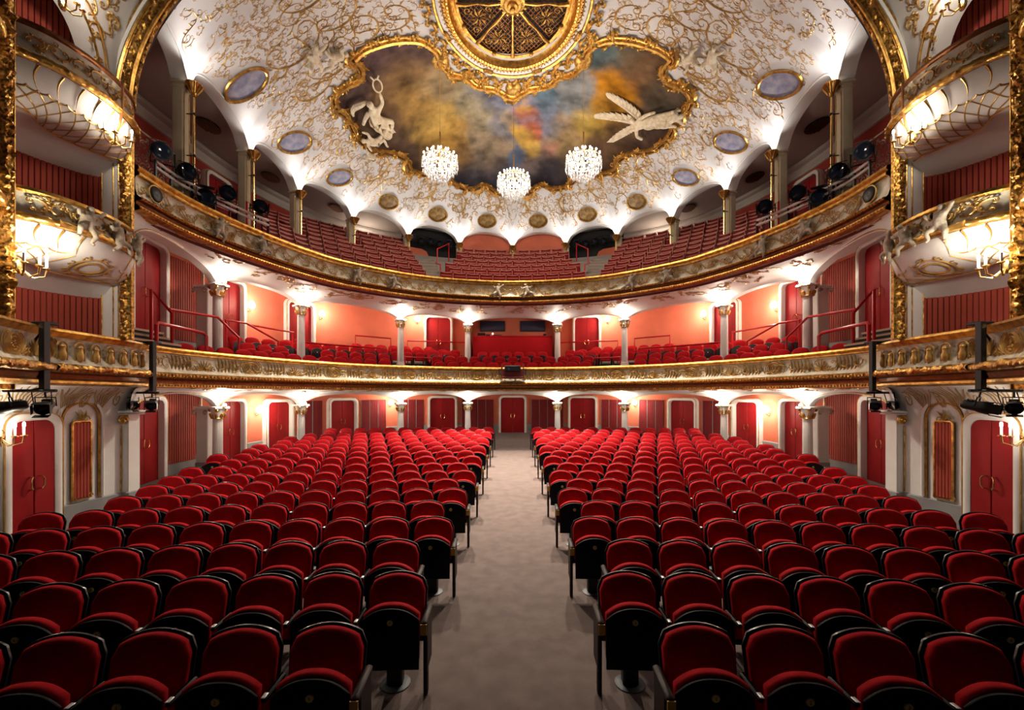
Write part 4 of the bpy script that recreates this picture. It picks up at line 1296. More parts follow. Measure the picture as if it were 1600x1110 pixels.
# ---- round glass wall lamps
mb = MB(); mb.ball((0,-0.14,0), (0.14,0.09,0.15), 14, 10); LG = mb.mesh('glass_globe', M['lampglass'])
mb = MB(); mb.tube([(0,0,-0.2),(0,-0.09,-0.22),(0,-0.13,-0.15)], 0.014, 6); mb.lathe([(0.05,-0.16),(0.06,-0.14),(0.03,-0.12)], 8, (0,-0.14,0)); mb.ball((0,0.0,-0.2), 0.04, 8, 5); LB = mb.mesh('brass_bracket', M['brass'])
def globe(plan, x, y, z, label, power):
    px_, py_, nx, ny = plan.at(plan.near(x, y))
    e = empty('wall_lamp', (px_, py_, z), math.atan2(nx, -ny)); tag(e, label, 'lamp', 'round wall lamps')
    link('glass_globe', LG, e); link('brass_bracket', LB, e)
    point_light('wall_lamp_light', (0, -0.52, 0.0), power*1.1, 0.14, (1.0,0.84,0.64), e)
for sd in (-1, 1):
    for (x, y, z, s) in ((-9.44,15.31,5.63,'between outer and second column'),(-8.21,18.31,5.87,'between second and third column'),(-4.61,20.8,6.09,'beside the booth door')):
        globe(W1, x*-sd, y, z, 'lit round wall lamp on the lower balcony %s, %s side' % (s, SIDE[sd]), 50)
    for (x, y, z, s) in ((-9.49,15.87,1.88,'between outer and second column'),(-6.14,21.42,2.05,'beside the third column')):
        globe(W0, x*-sd, y, z, 'lit round wall lamp on the stalls wall %s, %s side' % (s, SIDE[sd]), 55)
    globe(G2, sd*7.15, 20.95, 9.85, 'lit round wall lamp on the %s gallery wall' % SIDE[sd], 20)

# ================================================================== SEATS
def back_outline(w, z0, z1, arch, n=14, r=0.07):
    # bottom-left, up, over the arched top, down: (x, z)
    P = [(-w/2*0.96, z0)]
    for i in range(n+1):
        t = i/n; x = -w/2+w*t
        u = abs(2*t-1)
        z = z1-arch*u**2-0.6*r*max(0.0, (u-0.82)/0.18)**2
        P.append((x, z))
    P.append((w/2*0.96, z0))
    return P
def pad(mb, out, yf, yb, bulge, edge, mi=0, tilt=0.0, zref=0.0):
    # padded slab: outline at the back, inset and bulged at the front
    n = len(out)
    cx = 0.0; cz = (min(p[1] for p in out)+max(p[1] for p in out))/2
    rings = []
    for (k, y) in ((1.0, yb), (1.0, yf+edge), (0.965, yf+edge*0.3), (0.90, yf), (0.6, yf-bulge*0.7), (0.25, yf-bulge)):
        rings.append([(cx+(x-cx)*k, y+tilt*(cz+(z-cz)*k-zref), cz+(z-cz)*k) for x, z in out])
    vs_ = [p for r in rings for p in r]
    fs = []
    for l in range(len(rings)-1):
        for i in range(n):
            j = (i+1) % n
            fs.append((l*n+i, l*n+j, (l+1)*n+j, (l+1)*n+i))
    fs.append(tuple((len(rings)-1)*n+i for i in range(n))); fs.append(tuple(n-1-i for i in range(n)))
    mb.add(vs_, fs, mi)
TILT = 0.22
SW = 0.49
def stall_meshes(lod):
    P = {}
    n = 14 if lod == 0 else 8
    out = back_outline(SW-0.016, 0.40, 0.880, 0.072, n, 0.10)
    mb = MB(); pad(mb, out, -0.045, 0.0, 0.02, 0.025, 0, TILT, 0.40); P['cushion'] = mb.mesh('back_cushion', M['velvet'], 60)
    out = back_outline(SW+0.010, 0.34, 0.890, 0.072, n, 0.10)
    mb = MB(); pad(mb, out, 0.004, 0.030, 0.0, 0.012, 0, TILT, 0.40); P['shell'] = mb.mesh('back_shell', M['lacquer'], 40)
    # tipped-up seat: red cushion behind, black base board in front
    so = [(-0.225, 0.30)]+[(-0.225+0.45*i/n, 0.735-0.085*abs(2*i/n-1)**2.4) for i in range(n+1)]+[(0.225, 0.30)]
    mb = MB(); pad(mb, so, -0.205, -0.150, 0.0, 0.025, 0, 0.10, 0.40); P['seat'] = mb.mesh('seat_cushion', M['velvet'], 60)
    so = [(-0.232, 0.25)]+[(-0.232+0.464*i/n, 0.712-0.092*abs(2*i/n-1)**2.4) for i in range(n+1)]+[(0.232, 0.25)]
    mb = MB(); mb.prism([(x, z) for x, z in so], -0.226, -0.210, 0, 0.003)
    for i in range(len(mb.v)):
        p = mb.v[i]; mb.v[i] = (p[0], p[1]+0.10*(p[2]-0.40), p[2])
    P['board'] = mb.mesh('seat_board', M['blackwood'], 40)
    mb = MB(); mb.bbox((0,-0.02,0.20), (0.13,0.10,0.40), 0.012); P['post'] = mb.mesh('pedestal', M['ironblack'])
    mb = MB(); mb.lathe([(0.0,0.016),(0.10,0.016),(0.125,0.008),(0.125,0.0)], 16, (0,-0.02,0)); P['foot'] = mb.mesh('floor_plate', M['steel'])
    mb = MB(); mb.bbox((0,-0.08,0.60), (0.036,0.26,0.035), 0.012); mb.bbox((0,-0.02,0.46), (0.026,0.12,0.29), 0.008); P['arm'] = mb.mesh('armrest', M['blackwood'], 40)
    mb = MB(); mb.bbox((0,-0.09,0.615), (0.05,0.32,0.045), 0.012); mb.bbox((0,-0.06,0.40), (0.035,0.24,0.42), 0.01); mb.bbox((0,-0.14,0.10), (0.035,0.07,0.20), 0.008); P['end'] = mb.mesh('aisle_panel', M['endwood'], 40)
    mb = MB(); mb.box((0,-0.256,0.575), (0.050,0.008,0.085)); P['tagp'] = mb.mesh('row_label', M['label_y'], 0)
    mb = MB(); mb.bbox((0,-0.185,0.620), (0.026,0.05,0.006), 0.002); P['tip'] = mb.mesh('armrest_tip', M['alu'])
    return P
ST0, ST1 = stall_meshes(0), stall_meshes(1)
# number plates with numerals
SEG = {'0':'abcdef','1':'bc','2':'abged','3':'abgcd','4':'fgbc','5':'afgcd','6':'afgedc','7':'abc','8':'abcdefg','9':'abcfgd'}
def numeral_plate(num):
    fc = bpy.data.curves.new('num', 'FONT'); fc.body = str(num); fc.size = 0.030; fc.align_x = 'CENTER'; fc.align_y = 'CENTER'; fc.resolution_u = 2
    to = bpy.data.objects.new('num', fc); col.objects.link(to)
    tm = bpy.data.meshes.new_from_object(to.evaluated_get(bpy.context.evaluated_depsgraph_get()))
    tv = [(v.co.x, v.co.y) for v in tm.vertices]; tf = [tuple(p.vertices) for p in tm.polygons]
    bpy.data.objects.remove(to); bpy.data.curves.remove(fc); bpy.data.meshes.remove(tm)
    mb = MB()
    mb.prism([(0.024*math.cos(2*PI*i/16), 0.024*math.sin(2*PI*i/16)) for i in range(16)], -0.006, 0.004, 0, 0.002)
    mb.add([(x, -0.0075, y) for x, y in tv], tf, 1)
    return mb.mesh('number_plate', [M['plate'], M['plate_ink']], 30)
NP = {i: numeral_plate(i) for i in range(1, 13)}
PITCH = 0.548
NSEAT = {1:5,2:7,3:9,4:10,5:10,6:10,7:10,8:11,9:11,10:11,11:12,12:12,13:12,14:12,15:12,16:12,17:12,18:12}
rest = []
made = 0
def seat_obj(x, y, z, rz, lod, num, label, end, sd, inner):
    P = ST0 if lod == 0 else ST1
    e = empty('stalls_chair', (x, y, z), rz); tag(e, label, 'theatre seat', 'red stalls seats')
    link('back_shell', P['shell'], e); link('back_cushion', P['cushion'], e)
    b_ = link('seat_board', P['board'], e); link('seat_cushion', P['seat'], e)
    link('number_plate', NP[num], b_, (0, -0.212, 0.612))
    if lod == 0 or end:
        p = link('pedestal', P['post'], e); link('floor_plate', P['foot'], p)
    if end:
        a = link('aisle_panel', P['end'], e, (-sd*PITCH/2, 0, 0)); link('row_label', P['tagp'], a)
        if lod == 0: link('armrest_tip', P['tip'], a)
    a = link('armrest', P['arm'], e, (sd*PITCH/2, 0, 0))
    if lod == 0: link('armrest_tip', P['tip'], a)
blk = {-1: 'left', 1: 'right'}
for n in range(1, 19):
    R = 2.885+0.8375*(n-1)-ARC_C[1]-0.08
    for sd in (-1, 1):
        s0 = 1.225 if n % 2 else 0.985
        for i in range(NSEAT[n]):
            a = sd*(s0+PITCH*i)/R
            x = R*math.sin(a); y = ARC_C[1]+R*math.cos(a)
            if any((x-cx)**2+(y-cy)**2 < 0.30 for cx, cy in COLS): continue
            rz = -a
            z = floor_z(x, y)
            if made < 300:
                seat_obj(x, y, z, rz, 0 if n <= 7 else 1, i+1, 'red velvet seat, %s row from the stage, %s %s of the carpeted aisle' % (ORD[n], ORD[i+1], blk[sd]), i == 0, sd, i)
                made += 1
            else: rest.append((x, y, z, rz, i, sd))
# the rearmost rows, past the count kept one by one
mb = MB()
def stamp(mb, me, x, y, z, rz, mi, dx=0.0):
    ca, sa = math.cos(rz), math.sin(rz)
    vs_ = []
    for v in me.vertices:
        px_, py_ = v.co.x+dx, v.co.y
        vs_.append((x+px_*ca-py_*sa, y+px_*sa+py_*ca, z+v.co.z))
    mb.add(vs_, [tuple(p.vertices) for p in me.polygons], mi)
for (x, y, z, rz, i, sd) in rest:
    stamp(mb, ST1['shell'], x, y, z, rz, 1); stamp(mb, ST1['cushion'], x, y, z, rz, 0); stamp(mb, ST1['seat'], x, y, z, rz, 0); stamp(mb, ST1['board'], x, y, z, rz, 1)
    stamp(mb, ST1['arm'], x, y, z, rz, 1, sd*PITCH/2)
    stamp(mb, ST1['post'], x, y, z, rz, 1)
    if i == 0: stamp(mb, ST1['end'], x, y, z, rz, 1, -sd*PITCH/2)
tag(mb.build('rear_stalls_chairs', [M['velvet'], M['lacquer']]), 'rearmost rows of red velvet stalls seats in front of the columns', 'theatre seats', kind='stuff')

# ---- lower balcony seats
def circle_meshes():
    P = {}
    out = back_outline(0.47, 0.36, 0.86, 0.07, 8)
    mb = MB(); pad(mb, out, -0.05, 0.02, 0.015, 0.03, 0, 0.2, 0.4); P['back'] = mb.mesh('backrest', M['velvet_b'], 60)
    so = [(-0.215, 0.28)]+[(-0.215+0.43*i/8, 0.66-0.10*abs(i/4-1)**2.2) for i in range(9)]+[(0.215, 0.28)]
    mb = MB(); pad(mb, so, -0.2, -0.09, 0.0, 0.03, 0, 0.1, 0.4); P['seat'] = mb.mesh('seat', M['velvet_b'], 60)
    mb = MB(); mb.prism(so, -0.225, -0.2, 0, 0.008); P['board'] = mb.mesh('seat_board', M['grey_seat'], 40)
    mb = MB(); mb.bbox((0,-0.06,0.30), (0.04,0.22,0.60), 0.01); P['arm'] = mb.mesh('armrest', M['ironblack'])
    mb = MB(); mb.prism([(0.02*math.cos(2*PI*i/10), 0.02*math.sin(2*PI*i/10)) for i in range(10)], -0.235, -0.222); P['disc'] = mb.mesh('number_disc', M['alu'])
    return P
CP = circle_meshes()
ROWC = [(0.86,2.92),(1.72,3.24),(2.55,3.54),(3.36,3.68),(4.15,3.86)]
nc = 0
for r, (d, z) in enumerate(ROWC):
    L_ = B1.L; q = 0.35
    lastx = None; k = 0
    acc = 0.0
    # walk along the offset curve at the seat pitch
    pts = []
    prev = None
    for i in range(1600):
        qq = B1.L*i/1599; x, y, nx, ny = B1.at(qq, d)
        if prev is not None: acc += math.hypot(x-prev[0], y-prev[1])
        prev = (x, y); pts.append((acc, x, y, nx, ny))
    tot = pts[-1][0]; mid_ = tot/2
    m_ = int(mid_/0.545)
    ip = 0
    cnts = {-1: 0, 1: 0}
    off = 0.5 if r % 2 == 0 else 0.0
    cand = []
    for j in range(-m_, m_+1):
        a = mid_+(j+off)*0.545
        if a < 0.4 or a > tot-0.4: continue
        cand.append((abs(j+off), a, 1 if j+off > 0 else -1))
    cand.sort()
    for (_, a, sd) in cand:
        while_i = min(range(0, 1600, 1), key=lambda i_: abs(pts[i_][0]-a))
        _, x, y, nx, ny = pts[while_i]
        ax = abs(x)
        # stairs beside the control booth and at the box doors
        if r <= 2 and 3.32+0.10*r < ax < 4.6+0.15*r: continue
        if r >= 1 and y < 12.9+0.35*r: continue
        if r >= 3 and (ax < 2.45 or y < 14.2): continue
        if r == 2 and y < 13.8: continue
        if any((x-cx)**2+(y-cy)**2 < 0.24 for cx, cy in COLS): continue
        gi = W1.near(x, y); gx, gy, gnx, gny = W1.at(gi)
        if (x-gx)*gnx+(y-gy)*gny < 0.35: continue
        if y < 10.3: continue
        cnts[sd] += 1
        e = empty('balcony_chair', (x, y, z), math.atan2(nx, -ny))
        tag(e, 'red lower-balcony seat, %s row behind the parapet, %s %s of centre' % (ORD[r+1], ORD[min(30, cnts[sd])], SIDE[sd]), 'theatre seat', 'red lower balcony seats')
        link('backrest', CP['back'], e); link('seat', CP['seat'], e)
        if r == 2:
            b_ = link('seat_board', CP['board'], e); link('number_disc', CP['disc'], b_, (0, 0, 0.50))
        link('armrest', CP['arm'], e, (0.272, 0, 0))
        nc += 1
print('circle seats', nc, 'stalls', made, len(rest))

# ---- gallery bench seats
def gal_meshes():
    P = {}
    mb = MB(); mb.bbox((0,0.02,0.46), (0.46,0.05,0.66), 0.01); P['back'] = mb.mesh('backrest', M['gal_seat'])
    mb = MB(); rows = []
    for i in range(7):
        x = -0.235+0.47*i/6; z = 0.775+0.035*abs(i/3-1)**2
        rows.append([(x,-0.03,z-0.02),(x,-0.03,z+0.015),(x,0.06,z+0.015),(x,0.06,z-0.02)])
    mb.grid(rows, 0, False, True); P['cap'] = mb.mesh('cap_rail', M['pinkwood'])
    mb = MB(); mb.bbox((0,-0.10,0.42), (0.43,0.07,0.40), 0.012); P['seat'] = mb.mesh('tipped_seat', M['gal_seat'])
    mb = MB(); mb.box((0,-0.10,0.63), (0.44,0.075,0.026)); P['edge'] = mb.mesh('seat_edge', M['pinkwood'])
    mb = MB(); mb.box((0,-0.06,0.38), (0.020,0.20,0.74)); P['side'] = mb.mesh('divider', M['pinkwood'])
    return P
GP = gal_meshes()
gs = []
for k in range(8):
    d = 0.72+0.62*k
    acc = 0; prev = None; pts = []
    for i in range(1500):
        x, y, nx, ny = B2.at(B2.L*i/1499, d)
        if prev is not None: acc += math.hypot(x-prev[0], y-prev[1])
        prev = (x, y); pts.append((acc, x, y, nx, ny))
    tot = pts[-1][0]; ar = np.array([p[0] for p in pts])
    mm = int(tot/2/0.55)
    for j in range(-mm, mm+1):
        a = tot/2+(j+(0.5 if k % 2 else 0.0))*0.55
        i = int(np.argmin(np.abs(ar-a))); _, x, y, nx, ny = pts[i]
        ax = abs(x)
        cen = ax < 2.72
        sid = ax > 3.55+max(0, (y-17.5))*0.5 and y > 12.7
        if not (cen or sid): continue
        if cen and k > 6: continue
        if any((x-cx)**2+(y-cy)**2 < 0.10 for cx, cy in PIL): continue
        gx, gy, gnx, gny = G2.at(G2.near(x, y))
        if (x-gx)*gnx+(y-gy)*gny < 0.3: continue
        _, _, pnx, pny = PILP.at(PILP.near(x, y))
        if cen and y > 21.6: continue
        gs.append((k, x, y, gal_step(k), math.atan2(nx, -ny), 'c' if cen else ('l' if x < 0 else 'r')))
print('gallery seats', len(gs))
cn_ = {}
gs.sort(key=lambda s_: (s_[0], abs(s_[1]) if s_[5] == 'c' else s_[1]*(1 if s_[5] == 'r' else -1)))
blkn = {'c': 'middle block', 'l': 'left block', 'r': 'right block'}
restg = []
mk = 0
gs2 = sorted(gs, key=lambda s_: s_[2])
keep = set(id(s_) for s_ in gs2[:300])
ctr = {}
for s_ in sorted(gs, key=lambda s_: (s_[0], s_[1])):
    k, x, y, z, rz, bl = s_
    ctr[(k, bl)] = ctr.get((k, bl), 0)+1
    if id(s_) not in keep: restg.append(s_); continue
    e = empty('gallery_chair', (x, y, z), rz)
    tag(e, 'red wooden gallery tip-up seat, %s, %s row, %s from the left' % (blkn[bl], ORD[k+1], ORD[min(30, ctr[(k, bl)])]), 'bench seat', 'red gallery seats')
    link('backrest', GP['back'], e); link('cap_rail', GP['cap'], e)
    t = link('tipped_seat', GP['seat'], e); link('seat_edge', GP['edge'], t)
    link('divider', GP['side'], e, (0.262, 0, 0))
if restg:
    mb = MB()
    for (k, x, y, z, rz, bl) in restg:
        stamp(mb, GP['back'], x, y, z, rz, 0); stamp(mb, GP['cap'], x, y, z, rz, 1); stamp(mb, GP['seat'], x, y, z, rz, 0); stamp(mb, GP['edge'], x, y, z, rz, 1); stamp(mb, GP['side'], x, y, z, rz, 1, 0.262)
    tag(mb.build('rear_gallery_chairs', [M['gal_seat'], M['pinkwood']]), 'rearmost rows of red wooden gallery seats below the middle lunettes', 'bench seats', kind='stuff')
# ================================================================== STAGE BOXES (left built, right mirrored)
def oplan(pts, per=10):
    p = Plan.__new__(Plan); p.set(catmull(pts, per)); return p
BXA = BXP = oplan([(-7.46,6.22),(-7.16,6.55),(-7.02,7.0),(-7.02,7.5),(-7.16,8.0),(-7.40,8.34)])
BXN = oplan([(-6.3,4.2),(-6.62,4.8),(-6.86,5.4),(-7.02,5.75),(-7.24,5.98)])
BX1 = oplan([(-7.40,6.70),(-7.46,6.95),(-7.50,7.6),(-7.58,8.4),(-7.80,9.10)])
BX0 = oplan([(-6.15,4.3),(-6.55,5.0),(-6.95,5.75),(-7.22,6.3),(-7.40,6.66)])
BKW = oplan([(-8.55,5.9),(-8.62,6.8),(-8.5,7.5),(-8.2,8.1),(-7.86,8.32)])
rail_prof = lambda z: [(-0.10,z-0.03),(-0.08,z+0.01),(0.0,z+0.02),(0.05,z),(0.06,z-0.05),(0.02,z-0.08)]
def relief_grid(mb, pf, n, m, amp, freq, seed):
    # a carved strip: pf(s, t) -> (point, normal); real relief from noise
    rows = []
    for i in range(n+1):
        r = []
        for j in range(m+1):
            p, nn = pf(i/n, j/m)
            e = min(1.0, 4*min(j/m, 1-j/m))
            d = amp*e*(0.5+abs(mnoise.noise((p[0]*freq+seed, p[1]*freq, p[2]*freq)))*1.6)
            r.append((p[0]+nn[0]*d, p[1]+nn[1]*d, p[2]+nn[2]*d))
        rows.append(r)
    mb.grid(rows)
for sx in (1, -1):
    sn = 'left' if sx == 1 else 'right'
    def X(x): return x*sx
    # ---- boxes on two upper levels
    for lv, (zr, zp, zb, nm, m_panel, BXP) in enumerate(((5.53, 5.14, 4.52, 'middle', M['cream'], BXA), (8.02, 7.55, 6.86, 'top', M['cream'], BXA), (5.60, 5.20, 4.60, 'middle', M['cream'], BXN), (8.02, 7.55, 6.86, 'top', M['cream'], BXN))):
        lv2 = lv; lv = lv % 2
        e = empty('stage_box', (0, 0, 0)); tag(e, ('%s stage box balcony on the %s, bowed and gilded with a lattice underside' if lv2 < 2 else '%s %s box balcony cut by the picture edge beyond the gold pilaster') % (nm, sn), 'stage box')
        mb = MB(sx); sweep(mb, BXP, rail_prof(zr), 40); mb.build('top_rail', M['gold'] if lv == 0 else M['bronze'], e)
        mb = MB(sx); sweep(mb, BXP, [(-0.16,zr-0.1),(-0.16,zr+0.015),(-0.08,zr+0.02)], 40); mb.build('rail_velvet', M['slat_back'], e)
        mb = MB(sx); sweep(mb, BXP, [(0.02,zr-0.08),(-0.01,zr-0.16),(0.02,zp+0.12),(0.06,zp)], 40); pn = mb.build('panel', m_panel, e)
        mb = MB(sx)
        def pf(s_, t):
            x, y, nx, ny = BXP.at(BXP.L*s_); a = PI*t
            o_ = 0.05+0.05*math.sin(a); z = zp-0.12*t
            return (x+nx*o_, y+ny*o_, z), (nx*math.sin(a), ny*math.sin(a), math.cos(a))
        relief_grid(mb, pf, 70, 8, 0.03, 16, lv); mb.build('lower_moulding', M['gold'], e)
        # bowl-shaped underside
        zc0 = zp-0.12
        def us(s_, t):
            x, y, nx, ny = BXP.at(BXP.L*s_); a = t*PI/2
            w = 0.30+0.55*math.sin(PI*min(1, max(0, s_)))
            o_ = 0.03-w*(1-math.cos(a))*1.0; z = zc0-(zc0-zb)*math.sin(a)
            return (x+nx*o_, y+ny*o_, z)
        mb = MB(sx); mb.grid([[us(i/40, j/12) for j in range(13)] for i in range(41)]); mb.build('underside', M['white'], e, 180)
        def ussurf(u, v):
            s_ = min(1, max(0, u/BXP.L)); t = min(1, max(0, v))
            p = us(s_, t); a = us(min(1, s_+0.01), t); b_ = us(s_, min(1, t+0.01)); c_ = us(max(0, s_-0.01), t); d_ = us(s_, max(0, t-0.01))
            n_ = vnorm(vcross(vsub(a, c_), vsub(b_, d_)))
            if n_[2] > 0: n_ = vmul(n_, -1)
            return vadd(p, vmul(n_, 0.006)), n_
        mb = MB(sx); st = []
        L_ = BXP.L
        for k in range(-6, 15):      # lattice of crossing gilt bars
            for s in (-1, 1):
                ln = []
                for j in range(9):
                    t = 0.42+0.56*j/8; u = (k+0.5)*L_/9+s*(j/8)*L_/5
                    if 0.02*L_ < u < 0.98*L_: ln.append((u, t, 0.010))
                if len(ln) > 1: st.append(ln)
        for k in range(9):           # ribs of the upper bowl
            u = (k+0.5)*L_/9
            st.append([(u-0.05*math.sin(3*t), 0.03+0.36*t, 0.016*(1.2-t)) for t in [j/6 for j in range(7)]])
            st.append([(u+L_/18*math.cos(q), 0.40+0.05*math.sin(q), 0.012) for q in [PI*j/6 for j in range(7)]])
        st.append([(L_*(0.02+0.96*j/30), 0.975, 0.018) for j in range(31)])
        if lv == 0:
            st = [S for S in st if not any(0.42*L_ < p[0] < 0.74*L_ and 0.35 < p[1] < 0.85 for p in S)]
            st.append([(L_*0.58+0.22*math.cos(2*PI*j/20), 0.60+0.14*math.sin(2*PI*j/20), 0.022) for j in range(21)])
            st.append([(L_*0.58+0.32*math.cos(2*PI*j/20), 0.60+0.22*math.sin(2*PI*j/20), 0.016) for j in range(21)])
            for q in range(8): st.append([(u, v, w) for u, v, w in st_spiral(L_*0.58+0.38*math.cos(q*PI/4), 0.60+0.26*math.sin(q*PI/4), 0.07, 1.2, q, 1, 0.013)])
        lay(mb, [[(u, v, w) for u, v, w in S] for S in st], ussurf, 0.02)
        o = mb.build('lattice_scrollwork', M['gold_paint'], e); o['kind'] = 'stuff'
        # arabesques on the parapet panel
        mb = MB(sx); rn = random.Random(40+lv)
        def ps(u, v):
            x, y, nx, ny = BXP.at(u); return (x+nx*0.045, y+ny*0.045, v), (nx, ny, 0)
        st = []
        u = 0.35
        while u < L_-0.2:
            st += st_cscroll(u, (zr-0.1+zp)/2+rn.uniform(-.03,.03), rn.uniform(0.08, 0.13), rn.uniform(0, 6.28), 0.016, rn)
            if rn.random() < 0.7: st += st_sprig(u+0.12, (zr-0.1+zp)/2, 0.16, rn.uniform(0, 3), 0.012, rn)
            u += 0.26
        lay(mb, [[(u_, min(zr-0.1, max(zp+0.02, v)), w) for u_, v, w in S] for S in st], ps, 0.022)
        o = mb.build('gilded_scrollwork', M['gold_paint'], e); o['kind'] = 'stuff'
        if lv2 > 1: continue
        # plain ceiling of the room below
        mb = MB(sx)
        mb.grid([[us(s_/20, 1.0), (lerp(us(s_/20,1.0)[0], BKW.at(BKW.L*s_/20)[0], 0.5), lerp(us(s_/20,1.0)[1], BKW.at(BKW.L*s_/20)[1], 0.5), zb-0.03), (*BKW.at(BKW.L*s_/20)[:2], zb-0.24)] for s_ in range(21)])
        mb.build('soffit', M['white'], e, 180)
    # ---- slatted back walls
    bw = empty('wall_boxes_%s' % sn, (0, 0, 0)); tag(bw, 'red slatted back wall of the %s stage boxes' % sn, 'wall', kind='structure')
    mb = MB(sx); mb.grid([[(*BKW.at(BKW.L*i/30, 0.03)[:2], 2.5), (*BKW.at(BKW.L*i/30, 0.03)[:2], 11.5)] for i in range(31)]); mb.build('backing', M['slat_back'], bw)
    mb = MB(sx); mb.grid([[(x_, y_, 2.5), (x_, y_, 11.5)] for x_, y_ in ((-7.6,3.6),(-8.2,4.8),(-8.58,5.9))]); mb.build('stage_end_plaster', M['slat'], bw)
    slm = {}
    q = 0.5
    while q < BKW.L-0.03:
        x, y, nx, ny = BKW.at(q)
        for (z0, z1) in ((2.6, 4.30), (5.0, 6.64), (7.5, 10.5)):
            key = round(z1-z0, 2)
            if key not in slm:
                m2 = MB(); m2.bbox((0,0,(z1-z0)/2), (0.068,0.03,z1-z0), 0.008); slm[key] = m2.mesh('slat', M['slat'])
            link('slat', slm[key], bw, (X(x), y, z0), math.atan2(X(nx), -ny))
        q += 0.078
    # ---- pilasters
    pl = empty('box_pilaster', (0, 0, 0)); tag(pl, 'tall white and gold pilaster between stage boxes and sweeping tiers on the %s' % sn, 'pilaster')
    mb = MB(sx); mb.bbox((-7.74,8.42,5.75), (0.36,0.34,4.5), 0.02); mb.build('white_shaft', M['white'], pl)
    mb = MB(sx)
    for dx in (-7.90, -7.68, -7.58): mb.bbox((dx, 8.245, 5.75), (0.022,0.02,4.5), 0.005)
    mb.build('gilded_fillets', M['gold'], pl)
    mb = MB(sx); mb.bbox((-7.46,8.30,5.75), (0.22,0.08,4.5), 0.01)
    relief_grid(mb, lambda s_, t: ((-7.56+0.2*t, 8.255, 3.50+4.5*s_), (0,-1,0)), 150, 10, 0.07, 15, 3)
    mb.build('carved_strip', M['gold_carved'], pl)
    p0 = empty('front_pilaster', (0, 0, 0)); tag(p0, 'carved gold pilaster at the stage end of the %s boxes' % sn, 'pilaster')
    mb = MB(sx); mb.bbox((-7.34,6.10,6.3), (0.24,0.24,7.6), 0.01)
    relief_grid(mb, lambda s_, t: ((-7.215, 6.005+0.19*t, 2.6+7.4*s_), (1,0,0)), 220, 12, 0.075, 16, 8); mb.build('carved_strip', M['gold_carved'], p0)
    mb = MB(sx); mb.bbox((-7.72,6.0,6.3), (0.6,0.3,7.6), 0.01); mb.build('white_shaft', M['white'], p0)
    mb = MB(sx)
    for dy in (6.0, 6.20): mb.bbox((-7.21, dy, 6.3), (0.035,0.022,7.6), 0.006)
    mb.build('gilded_fillets', M['gold'], p0)
    # ---- great arch: carved gold band with white and gold mouldings
    ga = empty('great_arch_%s' % sn, (0, 0, 0)); tag(ga, 'carved gold %s half of the great arch springing over the stage boxes' % sn, 'arch', kind='structure')
    def ell(a, A, B): return (-A*math.cos(a), ARCH_H0+B*math.sin(a))
    def arch_pf(A0, A1, y0):
        def f(s_, t):
            a = s_*PI/2; A = lerp(A0, A1, t); x, z = ell(a, A, ARCH_B+(A-7.42)); return (x, y0, z), (0, -1, 0)
        return f
    mb = MB(sx); relief_grid(mb, arch_pf(7.56, 7.38, 8.24), 170, 10, 0.06, 14, 5); mb.build('carved_band', M['gold_carved'], ga)
    for nm, A, r, m in (('outer_gilt_roll', 7.61, 0.035, M['gold']), ('white_roll', 7.69, 0.04, M['white']), ('second_gilt_roll', 7.76, 0.025, M['gold']), ('inner_gilt_roll', 7.33, 0.03, M['gold'])):
        mb = MB(sx); mb.tube([(ell(a, A, ARCH_B+(A-7.42))[0], 8.22, ell(a, A, ARCH_B+(A-7.42))[1]) for a in [PI/2*i/50 for i in range(51)]], r, 6); mb.build(nm, m, ga)
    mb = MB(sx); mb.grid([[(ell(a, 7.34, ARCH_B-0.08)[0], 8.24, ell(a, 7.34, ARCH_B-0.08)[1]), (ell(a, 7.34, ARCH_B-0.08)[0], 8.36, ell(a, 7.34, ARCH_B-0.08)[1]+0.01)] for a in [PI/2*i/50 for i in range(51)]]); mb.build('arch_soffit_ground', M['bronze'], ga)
    mb = MB(sx); relief_grid(mb, lambda s_, t: ((ell(s_*PI/2, 7.345, ARCH_B-0.08)[0], 8.24+0.10*t, ell(s_*PI/2, 7.345, ARCH_B-0.08)[1]), (math.cos(s_*PI/2), 0, -math.sin(s_*PI/2))), 170, 6, 0.05, 16, 9); mb.build('carved_soffit', M['gold_carved'], ga)
    # ---- white vault over the boxes, pierced by the arch of the top box
    def arch_open(y):     # height of the opening at this depth
        t = (y-6.25)/(7.93-6.25)*2-1
        return 8.05+1.15*math.sqrt(max(0.0, 1-t*t))
    def vpt(y, z):
        h = z-8.1
        if h <= 0: return (-7.62, y, z)
        return (-7.62*math.sqrt(max(0.02, 1-(h/5.6)**2)), y, z)
    mb = MB(sx); rows = []
    ys_ = [6.25+(7.93-6.25)*(0.5-0.5*math.cos(PI*i/24)) for i in range(25)]+[8.0, 8.1, 8.24]
    for y in ys_:
        zb_ = arch_open(y) if y <= 7.93 else 8.05
        rows.append([vpt(y, lerp(zb_, 12.4, (j/20)**1.2)) for j in range(21)])
    mb.grid([r[::-1] for r in rows]); vo = mb.build('wall_spandrel_%s' % sn, M['white'], None, 180)
    tag(vo, 'white vaulted spandrel over the %s top stage box with gilt arabesques' % sn, 'spandrel', kind='structure')
    mb = MB(sx); mb.grid([[vpt(y, arch_open(y)), vadd(vpt(y, arch_open(y)), (-0.35, 0, 0))] for y in ys_[:25]]); mb.build('arch_reveal', M['white'], vo, 180)
    mb = MB(sx); mb.tube([vadd(vpt(y, arch_open(y)+0.02), (0.01,0,0)) for y in ys_[:25]], 0.02, 5); mb.tube([vadd(vpt(min(8.2, y+0.12), arch_open(y)+0.16), (0.01,0,0)) for y in ys_[12:25]], 0.02, 5); mb.build('gilded_lines', M['gold'], vo)
    mb = MB(sx); rn = random.Random(60)
